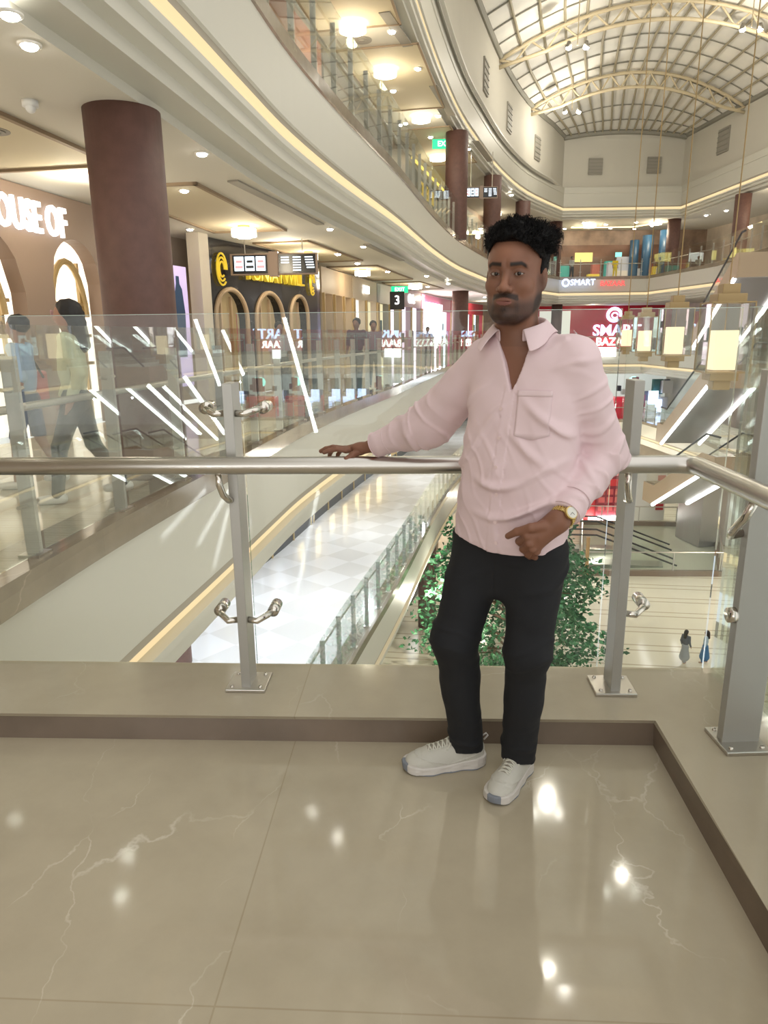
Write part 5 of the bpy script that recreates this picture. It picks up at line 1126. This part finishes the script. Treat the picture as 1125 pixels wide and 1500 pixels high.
mixc(hairc, bm * (.85 + .15 * nz)); mixc(lips, lipm * ishead * (np.where(Z > -.0672, .45, .9)))
brow = np.exp(-(((Z - .0255 - .12 * np.clip(ax - .016, 0, .022) + .55 * np.clip(ax - .040, 0, .03)) / .0056) ** 4)) * sst(ax, .009, .014) * sst(.056 - ax, 0, .008) * (Y > .04) * ishead; mixc(hairc, brow * .95)
scalp = (Z > .083) | ((Y < .0) & (Z > -.01) & (ax > .04) & (ax < .082) & ~((Y > -.03) & (ax > .071))) | ((Y < -.045) & (Z > -.06)); mixc(hairc, (scalp & ishead).astype(float) * .9)
tips = np.zeros(len(V))
for p in (FR_[0][3], TR_[3], TL_[3], FL_[0][3]): tips = np.maximum(tips, np.clip(1.5 - np.linalg.norm(Pv - p, axis=1) / .012, 0, 1))
mixc(palmc, tips * .8)
m_skin = mat('skin', tuple(skin), .48, spec=.35); nt = m_skin.node_tree; at = nt.nodes.new('ShaderNodeAttribute'); at.attribute_name = 'tone'
nt.links.new(at.outputs['Color'], nt.nodes['Principled BSDF'].inputs['Base Color']); nt.nodes['Principled BSDF'].inputs['Subsurface Weight'].default_value = .06; nt.nodes['Principled BSDF'].inputs['Subsurface Radius'].default_value = (.01, .004, .002)
body = mesh_np('body', V, Q, m_skin, man, attr={'tone': col})
# eyes
m_eyew = mat('eye_white', (.33, .28, .255), .3); m_iris = mat('iris_dark_brown', (.012, .006, .004), .12)
for s, e in zip((-1, 1), EYE):
    c = from_head(e); mb = MB(); mb.sphere(tuple(c), .0128, 14); eb = mb.build('eyeball', m_eyew, man, True)
    look = (v3(0, 0, 1.44) - c); look /= np.linalg.norm(look); look = (look * .8 + Hf * .2); look /= np.linalg.norm(look); ci = c + look * .0088; mb = MB(); mb.sphere(tuple(ci), .0062, 10); mb.build('iris', m_iris, eb, True)
# clothes
m_shirt = mat('pink_cotton', (.77, .60, .63), .85, sheen=.05, bump=.12, bscale=900)
Vs, Qs = surf(f_shirt, (-.085, 1.80, .78), (.79, 2.46, 1.50), .0038)
shirt = mesh_np('shirt', Vs, Qs, m_shirt, man)
m_jean = mat('black_denim', (.0085, .009, .012), .85, bump=.1, bscale=700)
Vj, Qj = surf(f_jeans, (.10, 1.82, .06), (.60, 2.25, .90), .0042)
jeans = mesh_np('jeans', Vj, Qj, m_jean, man)
# collar
def collar():
    rows = []; N = 61; c0 = v3(.388, 2.026, 0)
    for i in range(N):
        s_ = -1 + 2 * i / (N - 1); th = s_ * R(152); a = abs(s_)
        dr = -Fm * math.cos(th) + Lm * math.sin(th)
        r0 = .0665 + .004 * a; zt = 1.482 - .036 * a ** 1.5
        top = c0 + dr * r0 + v3(0, 0, zt)
        e = max(0, (a - .62) / .38); e = e * e * (3 - 2 * e)
        sp = float(np.sign(s_)) if s_ else 0
        out = dr * (.030 + .004 * e) + v3(0, 0, -.040 - .018 * e) + Lm * sp * .022 * e + Fm * .012 * e
        row = [c0 + dr * (r0 - .003) + v3(0, 0, zt - .040 + .006 * a), c0 + dr * (r0 - .002) + v3(0, 0, zt - .015), top + v3(0, 0, .002)]
        for t in (.12, .3, .5, .7, .88, 1.0):
            row.append(top + out * t + dr * .006 * math.sin(math.pi * t) + v3(0, 0, .004 * (1 - t)))
        rows.append(row)
    P = np.array(rows, np.float32); k = P.shape[1]; flat = P.reshape(-1, 3)
    for _ in range(6):
        f0 = f_shirt(flat); need = np.where((np.arange(len(flat)) % k) > 3, np.clip(.0045 - f0, 0, .01), 0)
        e = .004; g = np.stack([f_shirt(flat + np.eye(3, dtype=np.float32)[j] * e) - f0 for j in range(3)], 1) / e; g /= np.linalg.norm(g, axis=1, keepdims=True) + 1e-6
        flat = flat + g * need[:, None]
    Q = np.array([[i * k + j, (i + 1) * k + j, (i + 1) * k + j + 1, i * k + j + 1] for i in range(N - 1) for j in range(k - 1)])
    o = mesh_np('collar', flat, Q, m_shirt, shirt); md = o.modifiers.new('thick', 'SOLIDIFY'); md.thickness = .0028; md.offset = 0; sd_ = o.modifiers.new('sub', 'SUBSURF'); sd_.levels = 1; sd_.render_levels = 1
collar()
def cloth_patch(name, f, u0, u1, z0, z1, m, parent, shape=None, nu=16, nv=18, off=.0022, thick=.0018, origin=None, d=None, L_=None):
    d = -Fm if d is None else d; L_ = Lm if L_ is None else L_; o = v3(.40, 2.036, 0) if origin is None else origin
    P = []; 
    for i in range(nu + 1):
        for j in range(nv + 1):
            u = u0 + (u1 - u0) * i / nu; z = z0 + (z1 - z0) * j / nv
            if shape: z = shape(u, z)
            P.append(o - d * .3 + L_ * u + v3(0, 0, z))
    P = project(f, P, d, off=off); k = nv + 1
    Q = np.array([[i * k + j, (i + 1) * k + j, (i + 1) * k + j + 1, i * k + j + 1] for i in range(nu) for j in range(nv)])
    ob = mesh_np(name, P, Q, m, parent); md = ob.modifiers.new('thick', 'SOLIDIFY'); md.thickness = thick; md.offset = 0; return ob
m_shirt2 = mat('pink_cotton_doubled', (.75, .59, .615), .85)
cloth_patch('chest_pocket', f_shirt, .038, .128, 1.165, 1.285, m_shirt, shirt, shape=lambda u, z: z - (.012 * (1 - abs(u - .083) / .045) if z < 1.17 else 0))
cloth_patch('pocket_hem', f_shirt, .037, .129, 1.270, 1.286, m_shirt2, shirt, nv=3, off=.0034)
for i, z in enumerate((1.235, 1.155, 1.075, .995, .915, .85)):
    p = project(f_shirt, [v3(.40, 2.036, 0) + Fm * .3 + Lm * -.004 + v3(0, 0, z)], -Fm, off=.0015)[0]
    m = MB(); m.tube([tuple(p), tuple(p + Fm * .0022)], .0052, 12); m.build('button', mat('pearl_button', (.80, .62, .62), .3), shirt)
# cuff seams
def ring(name, c, ax, r, t, m, parent, n=40, nt_=8, squash=1.0, side=None):
    ax = np.asarray(ax, float); ax /= np.linalg.norm(ax); s0 = np.cross(ax, [0, 0, 1.]); s0 /= np.linalg.norm(s0); s1 = np.cross(ax, s0); mb = MB(); pts = []
    vs = []; fs = []
    for i in range(n):
        a = 2 * math.pi * i / n; d = s0 * math.cos(a) + s1 * math.sin(a) * squash
        for k in range(nt_):
            b = 2 * math.pi * k / nt_; vs.append(tuple(np.asarray(c) + d * (r + t[0] * math.cos(b)) + ax * t[1] * math.sin(b)))
    for i in range(n):
        for k in range(nt_): fs.append((i * nt_ + k, ((i + 1) % n) * nt_ + k, ((i + 1) % n) * nt_ + (k + 1) % nt_, i * nt_ + (k + 1) % nt_))
    mb.add(vs, fs); return mb.build(name, m, parent, True)
for wr_, el_, nm in ((WRL, ELL, 'cuff_seam'), (WRR, ELR, 'cuff_seam')):
    a_ = (el_ - wr_) / np.linalg.norm(el_ - wr_)
    for dd in (.003, .062): ring(nm, wr_ + a_ * dd, a_, .0432 + dd * .05, (.0014, .0016), m_shirt2, shirt)
# wristwatch on his left wrist
axw = (WRL - ELL) / np.linalg.norm(WRL - ELL); cw = WRL + axw * .013
m_wg = mat('gold_watch', (.66, .50, .20), .28, 1.0)
band = ring('wristwatch', cw, axw, .0312, (.0022, .0085), m_wg, man)
dirw = v3(.18, -1.0, .30); dirw = dirw - axw * float(dirw @ axw); dirw /= np.linalg.norm(dirw)
pw = cw + dirw * .031
m = MB(); m.tube([tuple(pw), tuple(pw + dirw * .009)], .0185, 32); m.build('watch_case', m_wg, band, True, bevel=.001)
m = MB(); m.tube([tuple(pw + dirw * .0088), tuple(pw + dirw * .0102)], .0155, 32); dl = m.build('watch_dial', mat('watch_dial_white', (.70, .69, .64), .3), band, False)
s1_ = np.cross(dirw, axw); m = MB(); m.tube([tuple(pw + dirw * .0106), tuple(pw + dirw * .0106 + s1_ * .009)], .0006, 5); m.tube([tuple(pw + dirw * .0106), tuple(pw + dirw * .0106 + axw * .011)], .0005, 5); m.build('watch_hands', M_dark, band)
m = MB()
for i in range(26):
    a = 2 * math.pi * i / 26; s0 = np.cross(axw, [0, 0, 1.]); s0 /= np.linalg.norm(s0); s1 = np.cross(axw, s0); d = s0 * math.cos(a) + s1 * math.sin(a)
    for w_ in (-.006, 0, .006): m.sphere(tuple(cw + d * .0332 + axw * w_), .0026, 4)
m.build('band_links', m_wg, band, True)
axr = (WRR - ELR) / np.linalg.norm(WRR - ELR)
ring('wrist_thread', WRR + axr * .004, axr, .0290, (.0022, .0045), mat('red_thread', (.55, .05, .02), .8), man, squash=.98)
# hair
def f_hair(P):
    q = to_head(P); X, Y, Z = q[:, 0], q[:, 1], q[:, 2]; ax = np.abs(X)
    d = ell(q, (.006, .000, .074), (.0825, .098, .068)); d = smin(d, ell(q, (.010, .054, .108), (.046, .038, .034)), .02)
    d = smin(d, ell(q, (.076, .020, .094), (.030, .044, .024)), .018); d = smin(d, ell(q, (-.036, .030, .092), (.036, .044, .034)), .02)
    side = ell(q, (.001, -.014, .040), (.0815, .092, .092)); d = smin(d, side, .01)
    d += .0052 * np.sin(X * 165 + 3 * np.sin(Y * 60 + Z * 40)) * np.sin(Z * 150 + 2.5 * np.sin(X * 70)) * np.clip((Z - .04) / .05, .15, 1)
    d += .0032 * wob(P, 210, 1.) * np.clip((Z - .02) / .05, .2, 1) + .0018 * wob(P, 480, 2.)
    fr = .090 - 5.2 * X ** 2 * (ax < .05) - (.013 + 1.2 * (ax - .05)) * (ax >= .05) + .003 * np.sin(X * 120)   # hairline
    cutf = np.minimum(Y - (.030 - 1.0 * np.clip(.05 - Z, 0, .05) * .5), fr - Z)      # front skin kept clear
    d = smax(d, cutf, .004)
    d = smax(d, np.minimum(np.minimum(Y - .012, .045 - Z), 1.), .004)           # sideburn edge
    d = smax(d, -.018 - Z - np.clip(-Y - .02, 0, .05) * 1.2, .006)
    d = smax(d, -(ell(np.stack([ax, Y, Z], 1), (.080, -.010, -.008), (.014, .0215, .030))), .003)
    return d
m_hair = mat('black_hair', (.0055, .005, .0055), .62, spec=.22, bump=.35, bscale=380)
Vh, Qh = surf(f_hair, tuple(HC + v3(-.14, -.14, -.11)), tuple(HC + v3(.14, .14, .19)), .0021)
r2 = np.random.default_rng(3); ph = Vh[r2.choice(len(Vh), 5200)]; qh = (ph - HC) @ HM; keep = qh[:, 2] > .075 + .3 * np.clip(.03 - qh[:, 0], -.1, 0); ph, qh = ph[keep], qh[keep]
cv = np.array([.0, .0, .05]); nr_ = (qh - cv); nr_ /= np.linalg.norm(nr_, axis=1, keepdims=True); mb = MB()
for p0, n0 in zip(qh, nr_):
    t0 = np.cross(n0, [0, 1, .2]) * r2.uniform(-.8, 1.1) + np.array([.45, .2, 0]) * r2.uniform(-.2, 1); ln = r2.uniform(.006, .013) * (1.9 if p0[0] > .045 else 1)
    c1 = p0 + n0 * ln * .7 + t0 * ln * .5; c2 = p0 + n0 * ln * .45 + t0 * ln * 1.4 + np.array([0, 0, -.3 * ln]); pts = [from_head(p0 - n0 * .002), from_head((p0 + c1) / 2 + n0 * .001), from_head(c1), from_head(c2)]
    mb.tube([tuple(x) for x in pts], [.0008, .0008, .0006, .0003], 3, False)
Vs_ = np.array(mb.v); Qs_ = np.array(mb.f); Vh2, Qh2 = merge([(Vh, Qh), (Vs_, Qs_)])
mesh_np('hair', Vh2, Qh2, m_hair, man)
# sneakers
m_up = mat('sneaker_white_mesh', (.60, .58, .52), .7, bump=.25, bscale=500); m_tg = mat('tongue_shadow_grey', (.33, .30, .25), .8); m_sole = mat('sneaker_white_sole', (.66, .62, .58), .5); m_os = mat('sneaker_grey_outsole', (.22, .24, .28), .6); m_lace = mat('lace_white', (.70, .68, .60), .8); m_sock = mat('grey_sock', (.35, .36, .38), .9)
def sneaker(heel, toe, zt=0.):
    heel, toe = v3(*heel, 0), v3(*toe, 0); L = float(np.linalg.norm(toe - heel)); fy = (toe - heel) / L; fx = np.cross(fy, [0, 0, 1]).astype(np.float32); M = np.stack([fx, fy, v3(0, 0, 1)], 1); k = L / .285
    def loc(P): return (P - heel) @ M / k
    def wrl(q): return heel + (np.asarray(q, np.float32) * k) @ M.T
    wy = lambda y: smooth_foot(y)
    def smooth_foot(y): return np.interp(y, [-.01, .0, .012, .035, .09, .14, .19, .225, .25, .27, .281, .287], [0, .014, .025, .034, .034, .038, .0455, .046, .041, .030, .016, 0]).astype(np.float32)
    def fu(P):
        q = loc(P); A = np.stack([np.abs(q[:, 0]), q[:, 1], q[:, 2]], 1)
        d = ell(q, (0, .048, .058), (.037, .046, .052)); d = smin(d, cone(q, (0, .085, .070), (0, .185, .046), .036, .034), .03); d = smin(d, ell(q, (0, .215, .032), (.043, .062, .031)), .03)
        d = smin(d, ell(q, (0, .12, .035), (.037, .10, .03)), .02)
        d = smax(d, q[:, 2] - (.108 - .20 * np.abs(q[:, 1] - .01) * (q[:, 1] < .05) - .0 * q[:, 1]), .006)
        d = smin(d, cone(q, (0, .100, .098), (0, .150, .078), .015, .013), .006)    # tongue
        d = smax(d, -cone(q, (0, .050, .085), (0, .035, .16), .029, .036), .006)
        ed = np.abs(A[:, 0] - (.019 + .02 * (q[:, 1] - .1))) ; d = np.where((ed < .0014) & (q[:, 1] > .095) & (q[:, 1] < .205) & (q[:, 2] > .04), d + .0016, d)
        ov = np.abs(q[:, 2] - (.030 + .28 * np.abs(q[:, 1] - .13))); d = np.where((ov < .0022) & (q[:, 1] > .03), d - .0022, d)
        tc_ = np.abs(q[:, 1] - .225 - 4 * q[:, 0] ** 2); d = np.where((tc_ < .0014), d + .0012, d)
        return np.maximum(d, .014 - q[:, 2]) * k
    def fs(P):
        q = loc(P); w = smooth_foot(q[:, 1]) + .004 * (q[:, 1] > .0) + .10 * np.clip(.012 - q[:, 2], 0, .01); top = np.interp(q[:, 1], [0, .06, .14, .22, .285], [.042, .036, .026, .027, .034]); toeup = np.interp(q[:, 1], [.0, .015, .06, .22, .285], [.006, .001, 0, 0, .010])
        ww = np.maximum(w, .012); d = smax(np.maximum((np.abs(q[:, 0]) - ww) * .8, np.abs(q[:, 1] - .1425) - .1435), np.maximum(q[:, 2] - top, toeup - q[:, 2]), .004); rib = .0012 * np.sin(q[:, 1] * 90 + q[:, 2] * 60) ; return (d - .002 + rib * (q[:, 2] < .02)) * k
    lo = np.minimum(wrl((-.07, -.03, -.01)), wrl((.07, .31, .0))); 
    cs = np.array([wrl(c) for c in ((-.07, -.03, 0), (.07, -.03, 0), (-.07, .31, 0), (.07, .31, 0))]); lo = cs.min(0) - (0, 0, .012); hi = cs.max(0) + (0, 0, .13)
    V, Qq = surf(fu, lo, hi, .0030); up_ = mesh_np('sneaker', V, Qq, [m_up, m_tg], man); qu = loc(V.astype(np.float32)); tg = (np.abs(qu[:, 0]) < .017) & (qu[:, 1] > .098) & (qu[:, 1] < .203) & (qu[:, 2] > .045); up_.data.polygons.foreach_set('material_index', tg[Qq].all(1).astype(np.int32))
    V, Qq = surf(fs, lo, (hi[0], hi[1], .06), .0028); ql = loc(V.astype(np.float32)); grey = (ql[:, 2] < .007) | ((ql[:, 1] > .270) & (np.abs(ql[:, 0] + .006) < .024)); so = mesh_np('sole', V, Qq, [m_sole, m_os], up_)
    gi = grey[Qq].all(1).astype(np.int32); so.data.polygons.foreach_set('material_index', gi)
    lm = MB()
    def onup(x, y): p = project(fu, [wrl((x, y, .15))], -v3(0, 0, 1), off=.0022)[0]; return p
    for i in range(6):
        y0 = .112 + i * .0155
        for s in (-1, 1):
            a = [tuple(onup(s * (.020 - .040 * t), y0 + .011 * t)) for t in (0, .25, .5, .75, 1)]; lm.tube(a, .0026, 6)
    a0 = onup(0, .112)
    for s in (-1, 1): 
        lm.tube([tuple(a0), tuple(onup(s * .014, .118) + v3(0, 0, .004)), tuple(onup(s * .024, .132) + v3(0, 0, .001)), tuple(onup(s * .030, .140))], .0021, 6)
    lm.build('shoelaces', m_lace, up_, True)
    sk = MB(); c_ = wrl((0, .048, .07)); sk.tube([tuple(wrl((0, .05, .05))), tuple(wrl((0, .045, .125)))], .031 * k, 20); sk.build('sock', m_sock, up_, True)
    lp = MB(); lp.tube([tuple(wrl((0, .004, .088))), tuple(wrl((0, -.010, .104))), tuple(wrl((0, -.004, .112))), tuple(wrl((0, .010, .104)))], .003, 6); lp.build('heel_tab', m_sole, up_, True)
    return up_, wrl, fu
sneaker((.338, 2.118), (.056, 2.080))
ups, wrl_, fu_ = sneaker((.484, 2.108), (.328, 1.890))
lg = MB(); 
for (a, b) in (((.0, .0), (.0, .014)), ((0, .014), (.010, 0)), ((.010, 0), (.010, .014))):
    p = [project(fu_, [wrl_((.09, .095 + t[0], .048 + t[1]))], (wrl_((0, 0, 0)) - wrl_((1, 0, 0))), off=.0012)[0] for t in (a, b)]
    lg.tube([tuple(x) for x in p], .0016, 5)
lg.build('side_mark', mat('navy_mark', (.02, .03, .12), .5), ups)
# ------------------------------------------------------------ the other people
def person(label, loc, yaw, h, skin_c, top_m, leg_m, hair_m, long_hair=False, stride=.0, shorts=False, arms='down', skirt=False, h_=.014, shoe=None, group='shoppers in the mall', extra=None):
    k = h / 1.7; o = v3(*loc); f = v3(math.sin(yaw), math.cos(yaw), 0); l = v3(-math.cos(yaw), math.sin(yaw), 0); M = np.stack([l, f, v3(0, 0, 1)], 1)
    W_ = lambda q: o + (np.asarray(q, np.float32) * k) @ M.T
    loc_ = lambda P: (P - o) @ M / k
    root = thing('person', label, 'person', loc, 0, group)
    hip = [(.085, 0, .90), (-.085, 0, .90)]; knee = [(.09, .02 + stride * .5, .50), (-.09, .02 - stride * .35, .50)]; ank = [(.09, stride * .8, .08), (-.09, -stride * 1.1, .10 + stride * .1)]
    sh = [(.175, 0, 1.40), (-.175, 0, 1.40)]; el = [(.215, -.03 - stride * .2, 1.13), (-.215, -.03 + stride * .25, 1.13)]; wr = [(.215, .06 - stride * .2, .90), (-.215, .08 + stride * .3, .90)]
    if arms == 'phone': el[1] = (-.2, .05, 1.14); wr[1] = (-.12, .27, 1.20)
    def skinf(P):
        q = loc_(P); d = ell(q, (0, .01, 1.59), (.075, .092, .115)); d = smin(d, cone(q, (0, .0, 1.42), (0, .0, 1.52), .055, .05), .03)
        d = smin(d, ell(q, (0, .10, 1.57), (.014, .018, .02)), .02); d = smin(d, ell(q, (0, 0, 1.15), (.14, .09, .26)), .03)
        for i in (0, 1):
            d = smin(d, cone(q, sh[i], el[i], .045, .036), .02); d = smin(d, cone(q, el[i], wr[i], .035, .025), .01); e = np.array(wr[i]) + (0, .02, -.05); d = smin(d, cone(q, wr[i], e, .03, .026), .02); d = smin(d, cone(q, e, e + (0, .03, -.06), .022, .012), .01)
            d = smin(d, cone(q, hip[i], knee[i], .075, .05), .03); d = smin(d, cone(q, knee[i], ank[i], .05, .034), .02); d = smin(d, cone(q, (ank[i][0], ank[i][1] - .02, ank[i][2] - .045), (ank[i][0], ank[i][1] + .13, ank[i][2] - .05), .036, .03), .02)
        return d * k
    def topf(P):
        q = loc_(P); d = ell(q, (0, 0, 1.17), (.165, .118, .29)); d = smin(d, cone(q, (.11, 0, 1.37), (-.11, 0, 1.37), .075, .075), .05); d = smax(d, q[:, 2] - 1.47, .02)
        for i in (0, 1): d = smin(d, cone(q, sh[i], el[i], .062, .052), .02)
        if long_hair: 
            for i in (0, 1): d = smin(d, cone(q, el[i], np.array(wr[i]) * .9 + np.array(el[i]) * .1, .052, .042), .02)
        return smax(d - .004 * wob(q, 30, 1), .84 - q[:, 2], .01) * k
    def legf(P):
        q = loc_(P); d = ell(q, (0, 0, .90), (.165, .12, .12))
        for i in (0, 1):
            d = smin(d, cone(q, hip[i], knee[i], .095, .068), .03)
            if not shorts: d = smin(d, cone(q, knee[i], ank[i], .066, .052), .02)
        if skirt: d = smin(d, cone(q, (0, 0, .85), (0, 0, .35), .14, .24), .04)
        if shorts: d = smax(d, .52 - q[:, 2], .01)
        return smax(d, q[:, 2] - 1.0, .01) * k
    lo = o - v3(.62, .62, .0) * k; hi = o + v3(.62, .62, 1.78) * k; hh = h_
    V, Q = surf(skinf, lo - v3(0, 0, .02), hi, hh, coarse=4); mesh_np('body', V, Q, mat('skin_%d' % int(skin_c[0] * 99), skin_c, .55), root)
    V, Q = surf(topf, lo, hi, hh); mesh_np('top', V, Q, top_m, root)
    V, Q = surf(legf, lo, hi, hh); mesh_np('skirt' if skirt else 'shorts' if shorts else 'trousers', V, Q, leg_m, root)
    def hairf(P):
        q = loc_(P); d = ell(q, (0, -.02, 1.635), (.092, .105, .098)); d = smax(d, -(ell(q, (0, .13, 1.565), (.095, .115, .115))), .02)
        if long_hair: d = smin(d, cone(q, (0, -.06, 1.58), (0, -.09, 1.36), .085, .075), .04)
        return (d - .006 * wob(q, 60, 2)) * k
    V, Q = surf(hairf, lo, hi, hh * .8); mesh_np('hair', V, Q, hair_m, root)
    if shoe:
        for i in (0, 1):
            def shf(P, i=i): q = loc_(P); a = ank[i]; return smax(cone(q, (a[0], a[1] - .03, a[2] - .03), (a[0], a[1] + .15, a[2] - .045), .048, .04), a[2] - .08 - q[:, 2], .01) * k
            V, Q = surf(shf, lo - v3(0, 0, .02), hi, hh * .8); mesh_np('shoe', V, Q, shoe, root)
    if extra: extra(root, W_, k)
    return root
hb_ = mat('black_hair_far', (.012, .009, .008), .6); wsh = mat('white_shoe', (.7, .68, .64), .5); blk = mat('black_cloth', (.015, .016, .02), .8)
def glasses(root, W_, k):
    m = MB()
    for s in (-1, 1): m.tube([tuple(W_((s * .035 + .027 * math.cos(t), .108, 1.615 + .022 * math.sin(t)))) for t in np.linspace(0, 2 * math.pi, 14)], .0035, 5, False)
    m.build('spectacles', mat('pink_frame', (.45, .25, .28), .4), root)
def bag(root, W_, k):
    m = MB(); c = W_((-.27, -.02, .98)); m.box(tuple(c), (.12, .26, .36), 0); m.build('bag', mat('bag_red', (.55, .10, .10), .5), root, bevel=.03)
    m = MB(); m.tube([tuple(W_((-.25, .05, 1.1))), tuple(W_((-.14, .02, 1.47))), tuple(W_((-.25, -.1, 1.1)))], .012, 5); m.build('bag_strap', blk, root)
person('woman with long dark hair, glasses, pale green top and black trousers walking left', (-2.68, 6.15, 0), R(-102), 1.72, (.34, .18, .12), mat('pale_green_top', (.52, .53, .36), .8), blk, hb_, True, .28, shoe=wsh, extra=glasses)
person('person in light blue top and navy shorts with a red bag, left of the woman', (-3.42, 6.75, 0), R(-95), 1.62, (.36, .20, .14), mat('light_blue_top', (.35, .48, .68), .8), mat('navy_shorts', (.03, .05, .12), .8), hb_, False, .2, shorts=True, shoe=wsh, extra=bag)
person('person in dark clothes in front of the shop windows, larger dark head above the glass', (-.62, 17.4, 0), R(200), 1.78, (.18, .09, .06), mat('dark_top', (.06, .05, .07), .8), blk, hb_, False, .1)
person('person in a grey top further right in front of the shop windows', (-.23, 18.9, 0), R(170), 1.74, (.18, .09, .06), mat('grey_top', (.2, .2, .24), .8), blk, hb_, False, .1)
person('person in a pale shirt in front of the third arched door', (-2.2, 15.4, 0), R(150), 1.68, (.18, .09, .06), mat('pale_shirt', (.42, .44, .46), .8), blk, hb_, False, .05)
person('small distant person below the pink screen', (1.9, 30.0, 0), R(180), 1.66, (.18, .09, .06), mat('mauve_top', (.3, .2, .26), .8), blk, hb_, False, .1)
person('girl in a grey dress on the ground floor, left of the pair', (12.6, 26.9, ZG), R(60), 1.5, (.40, .22, .13), mat('grey_dress', (.10, .11, .13), .8), mat('grey_white_skirt', (.30, .32, .33), .8), hb_, True, .1, skirt=True, h_=.02)
person('girl in pale blue top and long blue skirt, right of the ground floor pair', (13.45, 26.9, ZG), R(-60), 1.46, (.40, .22, .13), mat('pale_blue_top', (.30, .40, .46), .8), mat('blue_skirt', (.05, .15, .30), .8), hb_, True, .1, skirt=True, h_=.02)
person('distant person in bright yellow upstairs at the far railing', (18.0, 56.6, Z1), R(180), 1.6, (.2, .1, .07), mat('yellow_top', (.8, .6, .02), .7), mat('yellow_leg', (.7, .55, .03), .7), hb_, False, .1, h_=.03)
person('distant person in grey upstairs left of the yellow one', (14.7, 56.8, Z1), R(160), 1.7, (.2, .1, .07), mat('grey_up_top', (.35, .35, .33), .7), blk, hb_, False, .1, h_=.03)
